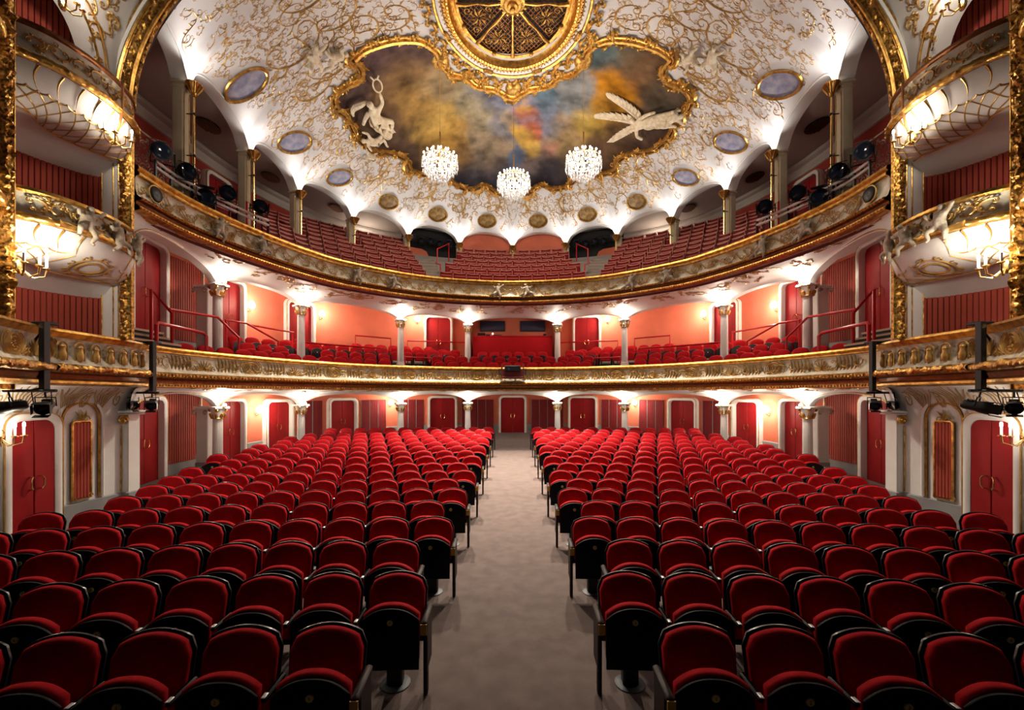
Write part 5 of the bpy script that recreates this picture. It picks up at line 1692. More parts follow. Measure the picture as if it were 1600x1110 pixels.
    def vsurf(u, v):
        p = vpt(u, v); q2 = vpt(u, v+0.05); tz = vnorm(vsub(q2, p)); n_ = vnorm((tz[2], 0, -tz[0])); return vadd(p, vmul(n_, 0.006)), n_
    for (u, v, s_) in ((7.75,9.0,0.14),(7.6,9.5,0.2),(7.85,9.9,0.2),(7.4,10.1,0.25),(7.9,8.55,0.09),(7.7,10.6,0.25),(7.1,10.3,0.25),(7.95,9.35,0.12)):
        lay(mb, [[(min(8.2,a_), b_, w) for a_, b_, w in S] for S in st_cscroll(u, v, s_, rn.uniform(0,6), 0.02, rn)+st_sprig(u, v-0.1, s_*1.3, 1.4, 0.016, rn)], vsurf, 0.025)
    o = mb.build('gilded_scrollwork', M['gold_paint'], vo); o['kind'] = 'stuff'
    # ---- lower box parapets (baluster arcade, and the rounded one nearer the stage)
    for B, nm, bal in ((BX1, 'straight arcaded parapet of the lower %s stage box' % sn, True), (BX0, 'rounded shell parapet nearest the stage on the %s' % sn, False)):
        e = empty('box_parapet', (0, 0, 0)); tag(e, nm, 'parapet')
        for pn, prof, m in (('top_rail', [(-0.14,3.44),(-0.12,3.50),(0.0,3.52),(0.08,3.50),(0.10,3.46),(0.05,3.40),(0.02,3.37)], M['gold']),
                            ('panel', [(0.02,3.37),(-0.02,3.30),(-0.01,3.1),(0.06,2.97),(0.14,2.92)], M['relief']),
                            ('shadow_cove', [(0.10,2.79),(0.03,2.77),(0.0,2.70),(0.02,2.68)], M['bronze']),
                            ('bead_moulding', [(0.02,2.68),(0.06,2.66),(0.06,2.62),(0.0,2.585),(-0.2,2.585)], M['gold']),
                            ('inner_face', [(-0.14,3.44),(-0.16,2.6)], M['slat_back'])):
            mb = MB(sx); sweep(mb, B, prof, 40); mb.build(pn, m, e)
        mb = MB(sx)
        def pf(s_, t):
            x, y, nx, ny = B.at(B.L*s_); a = PI*t; o_ = 0.13+0.09*math.sin(a)
            return (x+nx*o_, y+ny*o_, 2.93-0.14*t), (nx*math.sin(a), ny*math.sin(a), math.cos(a))
        relief_grid(mb, pf, 80, 8, 0.035, 15, 2); mb.build('leaf_torus', M['gold_carved'], e)
        if bal:
            n = 7
            for k in range(n):
                q = 0.38+(B.L-0.62)*k/(n-1)
                x, y, nx, ny = B.at(q)
                mb = MB(); st = []
                st.append([(-0.085,-0.16,0.014),(-0.085,0.04,0.014)]+[(0.085*math.cos(a), 0.06+0.085*math.sin(a), 0.016) for a in [PI-PI*j/8 for j in range(9)]]+[(0.085,0.04,0.014),(0.085,-0.16,0.014)])
                local_strokes(mb, st, 0.02)
                mb.lathe([(0.03,-0.17),(0.05,-0.14),(0.055,-0.06),(0.03,0.02),(0.045,0.06),(0.03,0.09),(0.0,0.10)], 10, (0,-0.01,0))
                o = mb.build('baluster', [M['gold_paint']], e); o.location = (X(x+nx*0.035), y+ny*0.035, 3.17); o.rotation_euler = (0, 0, math.atan2(X(nx), -ny))
            q = 0.13; x, y, nx, ny = B.at(q)
            o = link('cartouche', CM, e, (X(x+nx*0.03), y+ny*0.03, 3.16), math.atan2(X(nx), -ny)); o.scale = (0.7, 1, 0.9)
        else:
            for q in (0.55, 1.3, 2.0, B.L-0.5, B.L-0.15):
                x, y, nx, ny = B.at(q); o = link('shell_relief', PM_ if int(q*10) % 2 else CM, e, (X(x+nx*0.035), y+ny*0.035, 3.16), math.atan2(X(nx), -ny)); o.scale = (0.85, 1, 0.9)
    # ---- ground floor wall under the boxes
    gw = empty('wall_stage_%s' % sn, (0, 0, 0)); tag(gw, 'white and gold panelled wall under the %s stage boxes' % sn, 'wall', kind='structure')
    GW = oplan([(-7.75,4.6),(-7.98,6.0),(-8.06,7.4),(-8.04,8.3),(-7.98,8.9)])
    mb = MB(sx); sweep(mb, GW, [(0,0.0),(0,2.35)], 40); mb.build('plaster', M['white'], gw)
    mb = MB(sx); sweep(mb, GW, [(0.03,0.0),(0.03,0.42),(0.0,0.44)], 40); mb.build('dado', M['dado'], gw)
    mb = MB(sx); rows = []
    for i in range(41):
        t = i/40; g = GW.at(GW.L*t)
        b_ = BX1.at(BX1.L*max(0, (t-0.5)*2)) if t >= 0.5 else BX0.at(BX0.L*t*2)
        rows.append([(lerp(g[0], b_[0]-b_[2]*0.1, 1-math.cos(j/8*PI/2)), lerp(g[1], b_[1], 1-math.cos(j/8*PI/2)), lerp(2.06, 2.60, math.sin(j/8*PI/2))) for j in range(9)])
    mb.grid(rows); cv = mb.build('cove', M['white'], gw, 180)
    mb = MB(sx); rn = random.Random(80)
    def cvs(u, v):
        ii = min(39.99, max(0, u*40)); jj = min(7.99, max(0, v*8)); i0, j0 = int(ii), int(jj); a, b_ = ii-i0, jj-j0
        p = tuple((rows[i0][j0][k]*(1-a)+rows[i0+1][j0][k]*a)*(1-b_)+(rows[i0][j0+1][k]*(1-a)+rows[i0+1][j0+1][k]*a)*b_ for k in range(3))
        n_ = vnorm(vcross(vsub(rows[i0+1][j0], rows[i0][j0]), vsub(rows[i0][j0+1], rows[i0][j0])))
        if n_[2] > 0: n_ = vmul(n_, -1)
        return vadd(p, vmul(n_, 0.006)), n_
    for c_ in (0.36, 0.55, 0.72, 0.86):     # ribbed shells and scrolls in the cove
        st = []
        for k in range(-3, 4): mb.tube([cvs(c_+k*0.004, 0.1)[0], cvs(c_+k*0.013, 0.45)[0], cvs(c_+k*0.021, 0.85-0.06*abs(k))[0]], [0.005, 0.010, 0.005], 5)
        st += [[(c_+sg*0.075+u*0.06, 0.35+v*0.7, w) for u, v, w in st_spiral(0, 0, 0.35, 1.5, 1, sg, 0.012)] for sg in (-1, 1)]
        lay(mb, [[(u, min(0.97, max(0.03, v)), w) for u, v, w in S] for S in st], cvs, 0.03)
    o = mb.build('shell_scrollwork', M['gold_paint'], cv); o['kind'] = 'stuff'
    # dark door in the wall
    x, y, nx, ny = GW.at(GW.near(-8.05, 7.16))
    door(X(x), y, 0.0, X(nx), ny, 0.66, 2.0, 'dark red door with white and gold frame under the %s stage box' % sn, 0.14, 0.06)
    # tall niche with a slatted red panel
    def wall_panel(yc, w, z0, z1, name, nsl, crest):
        x, y, nx, ny = GW.at(GW.near(-8.05, yc))
        e = empty(name, (X(x+nx*0.015), y+ny*0.015, z0), math.atan2(X(nx), -ny)); e.parent = gw
        mb = MB(); mb.box((0,0.0,(z1-z0)/2), (w,0.015,z1-z0)); mb.build('panel_groove', M['slat_back'], e)
        for k in range(nsl):
            mb = MB(); mb.bbox((-w/2+w*(k+0.5)/nsl, -0.014, (z1-z0)/2), (w/nsl*0.86, 0.02, z1-z0-0.02), 0.004); mb.build('slat', M['slat'], e)
        mb = MB(); P_ = door_frame_path(w+0.03, z1-z0+0.03, 0.05)
        mb.tube([(a_, -0.02, b_-0.015) for a_, b_ in P_]+[(P_[0][0], -0.02, P_[0][1]-0.015)], 0.02, 5); mb.build('gilded_moulding', M['gold'], e)
        if crest:
            mb = MB(); st = [st_spiral(s*0.07, z1-z0+0.05, 0.08, 1.3, 0, s, 0.014) for s in (-1, 1)]+[st_leaf(0, z1-z0+0.02, PI/2+d_, 0.22, 0.03) for d_ in (-0.7, -0.2, 0.3)]+[st_spiral(s*w/2, 0.02, 0.06, 1.2, 0, s, 0.012) for s in (-1, 1)]
            local_strokes(mb, st, 0.03, 0.02); mb.build('crest_scrolls', M['gold_paint'], e)
    wall_panel(8.0, 0.30, 0.50, 1.92, 'slatted_panel', 5, True)
    # arch moulding around the niche
    x, y, nx, ny = GW.at(GW.near(-8.05, 7.95))
    mb = MB(); P_ = door_frame_path(0.66, 1.82, 0.32, 10)
    mb.tube([(a_, -0.03, b_) for a_, b_ in P_], 0.022, 6); o = mb.build('niche_arch_gilt', M['gold'], gw); o.location = (X(x), y, 0.46); o.rotation_euler = (0, 0, math.atan2(X(nx), -ny))
    mb = MB(); P_ = door_frame_path(0.78, 1.90, 0.38, 10); mb.tube([(a_, -0.02, b_) for a_, b_ in P_], 0.035, 6); o = mb.build('niche_arch_white', M['white'], gw); o.location = (X(x), y, 0.46); o.rotation_euler = (0, 0, math.atan2(X(nx), -ny))
    # end pilaster with volute capital
    ep = empty('volute_pilaster', (X(-8.12), 8.92, 0.0), 0); tag(ep, 'white pilaster with gilded volute capital at the end of the %s stage wall' % sn, 'pilaster')
    mb = MB(); mb.bbox((0,0,1.02), (0.50,0.30,2.04), 0.02); mb.build('pier', M['white'], ep)
    mb = MB(); mb.bbox((0,0,0.22), (0.54,0.34,0.44), 0.02); mb.build('plinth', M['dado'], ep)
    mb = MB(); mb.bbox((sx*0.02,-0.16,1.15), (0.16,0.02,1.3), 0.006); mb.build('red_inlay', M['slat'], ep)
    mb = MB(); mb.tube([(sx*0.02+a_, -0.17, 0.46+b_) for a_, b_ in door_frame_path(0.20, 1.36, 0.05)], 0.016, 5); mb.build('inlay_moulding', M['gold'], ep)
    mb = MB(); mb.bbox((sx*0.04,-0.02,2.08), (0.66,0.42,0.05), 0.015); mb.bbox((sx*0.04,-0.02,2.03), (0.60,0.38,0.03), 0.01); mb.build('abacus', M['white'], ep)
    mb = MB()
    for s in (-1, 1): mb.tube([(s*0.21+0.10*(1-k/18)*math.cos(k*0.62), -0.21, 1.91+0.10*(1-k/18)*math.sin(k*0.62)) for k in range(18)], 0.028, 6); mb.ball((s*0.21,-0.21,1.91), 0.04, 6, 5)
    mb.tube([(-0.22,-0.18,2.0),(0.22,-0.18,2.0)], 0.02, 5); mb.build('volutes', M['gold'], ep)
    mb = MB()
    for k in range(7): mb.ball((math.sin(k*1.9)*0.05, -0.17, 1.86-0.05*k), (0.05-0.005*k, 0.03, 0.035), 6, 5)
    mb.build('flower_drop', M['relief'], ep)
    # ---- candle sconces
    def sconce(x, y, z, dirx, diry, n, s, label, power):
        e = empty('candle_sconce', (X(x), y, z), math.atan2(X(dirx), -diry)); tag(e, label, 'sconce', 'candle sconces on the stage boxes'); 
        mb = MB(); mb.ball((0,-0.02,0), (0.07,0.04,0.12), 8, 6); mb.build('back_plate', M['brass'], e)
        for k in range(n):
            a = (k-(n-1)/2)*0.75
            tx, ty = 0.24*s*math.sin(a), -0.10-0.20*s*math.cos(a)
            mb = MB(); mb.tube([(0,-0.03,-0.03),(tx*0.5,ty*0.5-0.02,-0.16*s),(tx*0.95,ty*0.95,-0.12*s),(tx,ty,0.0)], 0.012, 6); mb.lathe([(0.01,-0.02),(0.045,0.0),(0.04,0.015),(0.018,0.02)], 8, (tx,ty,0)); ar = mb.build('arm', M['brass'], e)
            mb = MB(); mb.tube([(tx,ty,0.02),(tx,ty,0.14)], 0.016, 7); mb.build('candle', M['wax'], ar)
            mb = MB(); mb.ball((tx,ty,0.18), (0.02,0.02,0.045), 7, 6); mb.build('flame_bulb', M['candle'], ar)
        point_light('sconce_light', (0, -0.34*s, 0.2), power, 0.08, (1.0,0.86,0.68), e)
    sconce(-7.17, 6.20, 4.30, 0.97, 0.1, 3, 1.0, 'lit three-armed candle sconce under the middle %s stage box' % sn, 55)
    sconce(-7.93, 6.62, 1.78, 1.0, -0.1, 3, 0.9, 'lit candle sconce on the wall beside the dark %s stage door' % sn, 9)
    sconce(-7.10, 7.62, 6.98, 0.9, -0.43, 4, 0.9, 'lit candle cluster hanging under the top %s stage box' % sn, 28)
    mb = MB(sx); mb.tube([(-7.08,7.62,7.05),(-6.99,7.62,7.2),(-6.93,7.62,7.5),(-6.93,7.62,7.98)], 0.02, 6)
    o = mb.build('sconce_hanger', M['bronze'], None); tag(o, 'bronze hanger strap holding the top %s box candle cluster' % sn, 'hanger')
    sconce(-7.42, 7.05, 8.86, 1.0, 0.0, 3, 0.8, 'lit candle cluster hanging in the arch above the top %s box' % sn, 22)
    mb = MB(sx); mb.tube([(-7.43,7.05,8.9),(-7.50,7.05,9.3)], 0.018, 6); o = mb.build('sconce_hanger', M['bronze'], None); tag(o, 'bronze rod holding the candle cluster in the %s box arch' % sn, 'hanger')
# ================================================================== FIGURES
def skin_mesh(name, V, E, R, m, sub=1):
    me = bpy.data.meshes.new(name); me.from_pydata(V, E, []); ob = bpy.data.objects.new(name, me); col.objects.link(ob)
    sk = ob.modifiers.new('skin', 'SKIN'); sk.use_smooth_shade = True
    for i, r in enumerate(R):
        d = me.skin_vertices[0].data[i]; d.radius = (r, r) if not isinstance(r, tuple) else r; d.use_root = (i == 0)
    ss = ob.modifiers.new('sub', 'SUBSURF'); ss.levels = sub; ss.render_levels = sub
    dg = bpy.context.evaluated_depsgraph_get(); dg.update()
    out = bpy.data.meshes.new_from_object(ob.evaluated_get(dg)); out.name = name
    bpy.data.objects.remove(ob); bpy.data.meshes.remove(me)
    out.materials.clear(); out.materials.append(m)
    out.polygons.foreach_set('use_smooth', [True]*len(out.polygons))
    return out
def figure(name, J, m, s=1.0, sub=1):
    # J: joint positions of a human figure
    order = ['pelvis','belly','chest','neck','head','crown','shl','ell','hal','shr','elr','har','hpl','knl','anl','tol','hpr','knr','anr','tor']
    rad = {'pelvis':.12,'belly':.115,'chest':.125,'neck':.05,'head':.085,'crown':.075,'shl':.06,'ell':.045,'hal':.035,'shr':.06,'elr':.045,'har':.035,'hpl':.085,'knl':.062,'anl':.04,'tol':.03,'hpr':.085,'knr':.062,'anr':.04,'tor':.03}
    idx = {k: i for i, k in enumerate(order)}
    E = [('pelvis','belly'),('belly','chest'),('chest','neck'),('neck','head'),('head','crown'),('chest','shl'),('shl','ell'),('ell','hal'),('chest','shr'),('shr','elr'),('elr','har'),('pelvis','hpl'),('hpl','knl'),('knl','anl'),('anl','tol'),('pelvis','hpr'),('hpr','knr'),('knr','anr'),('anr','tor')]
    return skin_mesh(name, [tuple(c*s for c in J[k]) for k in order], [(idx[a], idx[b]) for a, b in E], [rad[k]*s*J.get('fat', 1.0) for k in order], m, sub)
CHER = [
 dict(fat=1.15, pelvis=(0,0,0), belly=(0.02,-.03,.13), chest=(.05,-.04,.26), neck=(.07,-.05,.36), head=(.08,-.07,.44), crown=(.08,-.06,.52), shl=(-.08,-.05,.30), ell=(-.22,-.10,.22), hal=(-.26,-.16,.36), shr=(.18,-.05,.29), elr=(.30,-.10,.36), har=(.40,-.12,.48), hpl=(-.10,-.03,-.05), knl=(-.22,-.16,-.12), anl=(-.20,-.08,-.32), tol=(-.26,-.12,-.38), hpr=(.10,-.03,-.06), knr=(.20,-.10,-.24), anr=(.12,-.02,-.42), tor=(.16,-.08,-.48)),
 dict(fat=1.15, pelvis=(0,0,0), belly=(-.03,-.03,.13), chest=(-.08,-.04,.25), neck=(-.12,-.06,.34), head=(-.16,-.08,.42), crown=(-.18,-.07,.50), shl=(-.20,-.05,.26), ell=(-.34,-.10,.18), hal=(-.44,-.12,.28), shr=(.04,-.06,.30), elr=(.18,-.12,.24), har=(.28,-.16,.34), hpl=(-.10,-.03,-.05), knl=(-.14,-.16,-.20), anl=(-.24,-.06,-.34), tol=(-.30,-.10,-.38), hpr=(.10,-.03,-.04), knr=(.28,-.12,-.08), anr=(.36,-.06,-.26), tor=(.42,-.10,-.30)),
]
CHM = [figure('cherub_figure', J, M['relief'], 0.62) for J in CHER]
CHG = [figure('cherub_figure', J, M['figure'], 1.0) for J in CHER]
def drapery(mb, pts, w, seed):
    rn = random.Random(seed); rows = []
    for i, p in enumerate(pts):
        r = []
        for j in range(9):
            t = j/8-0.5; r.append((p[0]+w[i]*t*p[3], p[1]-0.05*math.sin(j*2.2+i*0.7)-0.02, p[2]+w[i]*t*p[4]))
        rows.append(r)
    mb.grid(rows)
mb = MB(); drapery(mb, [(0.1,-.02,.2,.6,.6),(0.0,-.03,.0,.8,.3),(-.15,-.02,-.12,.7,.7),(-.35,0,-.2,.3,.9)], [.18,.26,.24,.1], 2); DRP = mb.mesh('drapery', M['relief'], 180)
for sd in (-1, 1):
    for i, (x, y, k) in enumerate(((-7.42,10.6,0),(-7.0,11.9,1),(-5.4,14.8,0),(-4.4,15.65,1),(-0.65,17.05,0))):
        x_, y_, nx, ny = B2.at(B2.near(x*-sd, y))
        e = link('cherub_relief', CHM[k if sd < 0 else 1-k], upper_front, (x_+nx*0.10, y_+ny*0.10, 6.50), math.atan2(nx, -ny))
        e['label'] = 'grey stucco cherub'
        d = link('drapery', DRP, e)
    for i, (q, z) in enumerate(((0.9,5.18),(1.45,5.14),(1.95,5.16))):
        x_, y_, nx, ny = BXA.at(q)
        bx_ = [o for o in bpy.data.objects if o.name.startswith('stage_box') and o.get('label','').startswith('middle') and SIDE[sd] in o['label']][0]
        o = link('cherub_relief', CHM[i % 2], bx_, (x_*-sd, y_+ny*0.1, z), math.atan2(nx*-sd, -ny)); o.location.x += nx*0.09*-sd
        o['label'] = 'grey stucco cherub'
# great stucco figures on the edge of the painting
def wing(mb, base, tip, w, n=9):
    bx_, by_ = base; tx, ty = tip; L_ = math.hypot(tx-bx_, ty-by_); dx, dy = (tx-bx_)/L_, (ty-by_)/L_
    for k in range(n):
        t = k/(n-1); px_, py_ = bx_+dx*L_*0.75*t, by_+dy*L_*0.75*t
        a = lerp(0.75, 0.03, t); fx, fy = dx*math.cos(a)-dy*math.sin(a), dx*math.sin(a)+dy*math.cos(a)
        l = w*(0.6+0.8*t)
        mb.add([(px_-fy*.08, py_+fx*.08, -.10), (px_+fy*.08, py_-fx*.08, -.10), (px_+fx*l*.6+fy*.085, py_+fy*l*.6-fx*.085, -.14), (px_+fx*l, py_+fy*l, -.10), (px_+fx*l*.6-fy*.085, py_+fy*l*.6+fx*.085, -.14), (px_+fx*l*.4, py_+fy*l*.4, -.19)], [(0,1,5),(1,2,5),(2,3,5),(3,4,5),(4,0,5)])
    mb.tube([(bx_, by_, -.12), (lerp(bx_,tx,.4)-dy*.05, lerp(by_,ty,.4)+dx*.05, -.17), (lerp(bx_,tx,.78), lerp(by_,ty,.78), -.14)], [.07,.055,.02], 6)
ANG = dict(fat=1.3, pelvis=(.25,-.35,-.2), belly=(.06,-.2,-.24), chest=(-.15,-.05,-.27), neck=(-.30,.0,-.27), head=(-.42,-.06,-.28), crown=(-.50,-.12,-.27), shl=(-.18,.14,-.27), ell=(-.05,.38,-.3), hal=(.18,.42,-.26), shr=(-.18,-.22,-.27), elr=(-.02,-.48,-.3), har=(.22,-.66,-.26), hpl=(.36,-.28,-.2), knl=(.62,-.30,-.26), anl=(.92,-.42,-.18), tol=(1.04,-.40,-.15), hpr=(.32,-.48,-.2), knr=(.56,-.72,-.26), anr=(.82,-.92,-.18), tor=(.93,-.98,-.15))
am = figure('winged_figure_body', ANG, M['figure'])
ang = place_on_dome(am, 'winged_stucco_figure', 5.0, 16.1, 0.0, 1.1, None, 0.05)
tag(ang, 'white winged stucco figure flying out over the right edge of the ceiling painting', 'sculpture')
mb = MB(); wing(mb, (-.2,-.1), (-1.25,-.35), .55); wing(mb, (-.15,.05), (-1.6,.45), .6); wing(mb, (-.05,.1), (-.75,.95), .5); mb.build('wings', M['figure'], ang, 30)
mb = MB(); rows = []
for i in range(12):
    t = i/11; rows.append([(lerp(.1,.75,t)+.16*math.cos(a)*(1-.3*t), lerp(-.2,-.55,t)+.22*math.sin(a)*(1-.2*t), -.24-.10*math.cos(a*4+t*5)) for a in [2*PI*j/14 for j in range(14)]])
mb.grid(rows, 0, False, True); mb.build('robe', M['figure'], ang, 180)
o = place_on_dome(CHG[0], 'stucco_cherub', 5.75, 15.35, 0.6, 1.0, None, 0.2, Matrix.Rotation(PI/2, 4, 'X')); tag(o, 'stucco cherub with dark hair beside the winged figure at the painting edge', 'sculpture')
ANL = dict(fat=1.4, pelvis=(-.1,.15,-.25), belly=(-.06,-.04,-.3), chest=(0,-.22,-.33), neck=(-.01,-.37,-.34), head=(-.04,-.50,-.36), crown=(-.08,-.60,-.35), shl=(-.16,-.26,-.3), ell=(-.36,-.12,-.3), hal=(-.5,.06,-.28), shr=(.16,-.24,-.33), elr=(.34,-.40,-.36), har=(.36,-.70,-.36), hpl=(-.12,.22,-.22), knl=(.22,.45,-.34), anl=(-.12,.75,-.24), tol=(-.16,.86,-.22), hpr=(.05,.20,-.25), knr=(.42,.30,-.38), anr=(.25,.68,-.28), tor=(.3,.8,-.26))
lm = figure('seated_figure_body', ANL, M['figure'])
lf = place_on_dome(lm, 'seated_stucco_figure', -5.1, 15.6, 0.0, 1.15, None, 0.05)
tag(lf, 'white seated stucco figure holding up a lyre at the left edge of the ceiling painting', 'sculpture')
mb = MB(); mb.tube([(.38+.13*math.cos(a), -.94+.2*math.sin(a), -.36) for a in [2*PI*j/16 for j in range(16)]], .025, 6, True); mb.tube([(.36,-.68,-.36),(.38,-.78,-.36)], .03, 5); mb.tube([(.34,-1.12,-.36),(.28,-1.26,-.36)], .025, 5); mb.tube([(.44,-1.12,-.36),(.52,-1.2,-.36)], .025, 5); mb.build('lyre', M['figure'], lf)
mb = MB(); rows = []
for i in range(12):
    t = i/11; rows.append([(lerp(-.06,.16,t)+.24*math.cos(a)*(1-.1*t), lerp(.12,.72,t)+.16*math.sin(a), -.28-.10*math.cos(a*4+t*6)) for a in [2*PI*j/14 for j in range(14)]])
mb.grid(rows, 0, False, True); mb.build('robe', M['figure'], lf, 180)
mb = MB(); mb.tube([(-.30+.34*math.cos(a), -.28+.30*math.sin(a), -.24-.05*math.sin(a*3)) for a in [3.2+2.4*j/16 for j in range(17)]], [.03+.06*math.sin(PI*j/16) for j in range(17)], 7); mb.build('billowing_scarf', M['figure'], lf)
o = place_on_dome(lm, 'reclining_stucco_figure', -5.45, 16.45, -0.9, 0.8, None, 0.05); tag(o, 'reclining white stucco figure below the seated lyre figure', 'sculpture')
o = place_on_dome(CHG[1], 'stucco_cherub', -5.75, 16.9, 2.6, 0.7, None, 0.2, Matrix.Rotation(PI/2, 4, 'X')); tag(o, 'stucco cherub below the seated lyre figure at the painting edge', 'sculpture')
for sd in (-1, 1):
    for i, (x, y, a, s) in enumerate(((-6.0,12.75,0.4,0.95),(-5.55,13.05,2.2,0.9))):
        o = place_on_dome(CHG[i], 'stucco_cherub', x*-sd, y, a*-sd, s, None, 0.14, Matrix.Rotation(PI/2, 4, 'X'))
        tag(o, '%s stucco cherub of the pair on the %s haunch of the dome' % (['outer', 'inner'][i], SIDE[sd]), 'sculpture')

# ================================================================== STAGE LIGHTING GEAR
def spot_meshes():
    P = {}
    mb = MB(); mb.lathe([(0.0,0.22),(0.06,0.22),(0.085,0.18),(0.09,0.02),(0.10,0.0),(0.115,-0.10),(0.115,-0.16),(0.10,-0.16),(0.09,-0.12),(0.0,-0.12)], 14)
    for k in range(4): mb.box((0.0,0.09,0.06+0.03*k), (0.12,0.03,0.012))
    P['body'] = mb.mesh('housing', M['ironblack'])
    mb = MB(); mb.lathe([(0.0,-0.145),(0.06,-0.142),(0.098,-0.13)], 14); P['lens'] = mb.mesh('lens', M['bluelens'])
    mb = MB(); mb.tube([(-0.13,0,0.03),(-0.13,0.16,0.03),(0.13,0.16,0.03),(0.13,0,0.03)], 0.012, 5); mb.tube([(0,0.16,0.03),(0,0.26,0.03)], 0.016, 6); P['yoke'] = mb.mesh('yoke', M['ironblack'])
    mb = MB(); mb.box((0,-0.115,-0.24), (0.2,0.008,0.16)); mb.box((0,0.115,-0.24), (0.2,0.008,0.16)); mb.box((0.115,0,-0.22), (0.008,0.16,0.12)); mb.box((-0.115,0,-0.22), (0.008,0.16,0.12)); P['barn'] = mb.mesh('barn_doors', M['ironblack'])
    return P
SPM = spot_meshes()
def spotlight(loc, aim, label, s=1.0, flip=False):
    # lens looks along -z of the housing; the yoke side is +y
    e = empty('spotlight', loc); tag(e, label, 'spotlight', 'stage spotlights')
    d = Vector(aim)
    e.rotation_euler = d.to_track_quat('-Z', 'Y').to_euler()
    if flip: e.rotation_euler.rotate_axis('Z', PI)
    e.scale = (s, s, s)
    b = link('housing', SPM['body'], e); link('lens', SPM['lens'], b); link('yoke', SPM['yoke'], e); link('barn_doors', SPM['barn'], e)
    return e
for sd in (-1, 1):
    sn = SIDE[sd]
    for nm, x, y, hw, z, posz in (('between stage box and long tier', -7.72, 9.06, 0.34, 2.47, (-0.20, 0.22)), ('between two lower stage box parapets', -7.34, 6.64, 0.40, 2.49, (-0.28, 0.26))):
        e = empty('lighting_post', (x*-sd, y, 0)); tag(e, 'black steel lighting post clamped %s, %s side' % (nm, sn), 'lighting post')
        mb = MB(); mb.bbox((0.20*-sd,-0.10,3.02), (0.085,0.10,1.05), 0.008); mb.bbox((0.10*-sd,0,3.53), (0.28,0.16,0.05), 0.01); mb.build('post', M['ironblack'], e)
        mb = MB(); mb.tube([(-hw,-0.12,z),(hw,-0.12,z)], 0.024, 7); mb.tube([(0.20*-sd,-0.10,2.55),(0.0,-0.12,z)], 0.02, 5); mb.build('cross_bar', M['ironblack'], e)
        mb = MB(); mb.tube([(hw*0.8,-0.12,z),(hw*0.9,-0.14,z-0.2),(hw*0.5,-0.16,z-0.34),(0.1,-0.14,z-0.30),(0.02,-0.12,z)], 0.008, 4); mb.build('cable', M['ironblack'], e)
        for k, px_ in enumerate(posz):
            spotlight((x*-sd+px_, y-0.14, z-0.24), ((1 if (k == 0) == (sd < 0) else 0.6)*-sd*(-1 if k == 0 and y < 8 else 1), -0.9, -0.25), '%s black spotlight on the post %s, %s side' % (['outer','inner'][k] if sd < 0 else ['inner','outer'][k], nm, sn), 0.85)
    # truss and spotlights on the gallery rail
    P = [(-7.62,9.15,7.42),(-7.66,9.9,7.42),(-7.5,10.8,7.42),(-7.25,11.7,7.42),(-7.0,12.3,7.42)]
    Pm = [(x*-sd, y, z) for x, y, z in catmull(P, 6)]
    e = empty('rail_truss', (0, 0, 0)); tag(e, 'aluminium lighting rail fixed along the %s end of the upper gallery parapet' % sn, 'truss')
    mb = MB(); mb.tube(Pm, 0.034, 6); mb.build('upper_tube', M['alu'], e)
    mb = MB(); mb.tube([(x, y, z-0.13) for x, y, z in Pm], 0.034, 6); mb.build('lower_tube', M['alu'], e)
    mb = MB()
    for k in range(0, len(Pm), 4): mb.bbox((Pm[k][0], Pm[k][1], 7.20), (0.04,0.05,0.5), 0.006)
    mb.build('uprights', M['ironblack'], e)
    for k, (x, y, z) in enumerate(((-7.72,9.45,7.80),(-7.70,10.15,7.72),(-7.46,11.2,7.72),(-7.12,12.05,7.74),(-7.62,10.65,7.30))):
        spotlight((x*-sd, y, z), (0.75*-sd, -1.0, -0.55 if k < 4 else -0.2), 'black gallery spotlight, %s from the great arch on the %s rail' % (ORD[k+1], sn), 1.65, True)
    x, y, nx, ny = B2.at(B2.near(-7.47*-sd, 8.85))
    e = empty('round_speaker', (x+nx*0.05, y+ny*0.05, 6.58), math.atan2(nx, -ny)); tag(e, 'black round loudspeaker on the %s end of the upper parapet' % sn, 'speaker')
    mb = MB(); rows = [[(r*math.cos(a), d_, r*math.sin(a)) for a in [2*PI*j/20 for j in range(20)]] for r, d_ in ((0.14,0.0),(0.16,-0.05),(0.14,-0.07),(0.10,-0.05),(0.01,-0.06))]
    mb.grid(rows, 0, False, True); mb.build('cone', M['ironblack'], e)
    mb = MB(); mb.tube([(0.17*math.cos(2*PI*j/20), -0.03, 0.17*math.sin(2*PI*j/20)) for j in range(20)], 0.014, 5, True); mb.build('rim', M['gold_paint'], e)
    # wrought-iron scroll railing in the gallery side
    RP = oplan([(-7.98,8.7),(-8.02,9.4),(-8.0,10.2),(-7.95,10.9)])
    e = empty('scroll_railing', (0, 0, 0)); tag(e, 'gilt wrought-iron scroll railing in the %s gallery beside the great arch' % sn, 'railing')
    mb = MB()
    for z in (7.1, 8.12): mb.tube([(RP.at(RP.L*i/20)[0]*-sd, RP.at(RP.L*i/20)[1], z) for i in range(21)], 0.018, 5)
    mb.build('rails', M['relief'], e)
    for k in range(9):
        mb = MB(); u0 = 0.12+k*0.245; st = []
        for (cu, cv, r, d_) in ((0,0.25,0.11,1),(0.02,0.5,0.10,-1),(0,0.75,0.11,1)):
            st.append(st_spiral(u0+cu, 7.1+cv, r, 1.5, 0.5*k, d_, 0.014)); st.append(st_spiral(u0+cu+0.1, 7.1+cv+0.12, r*0.6, 1.3, k, -d_, 0.012))
        def rs(u, v):
            x, y, nx, ny = RP.at(u); return (x*-sd, y, v), (nx*-sd, ny, 0)
        lay(mb, st, rs, 0.012); mb.build('scroll_panel', M['relief'], e)
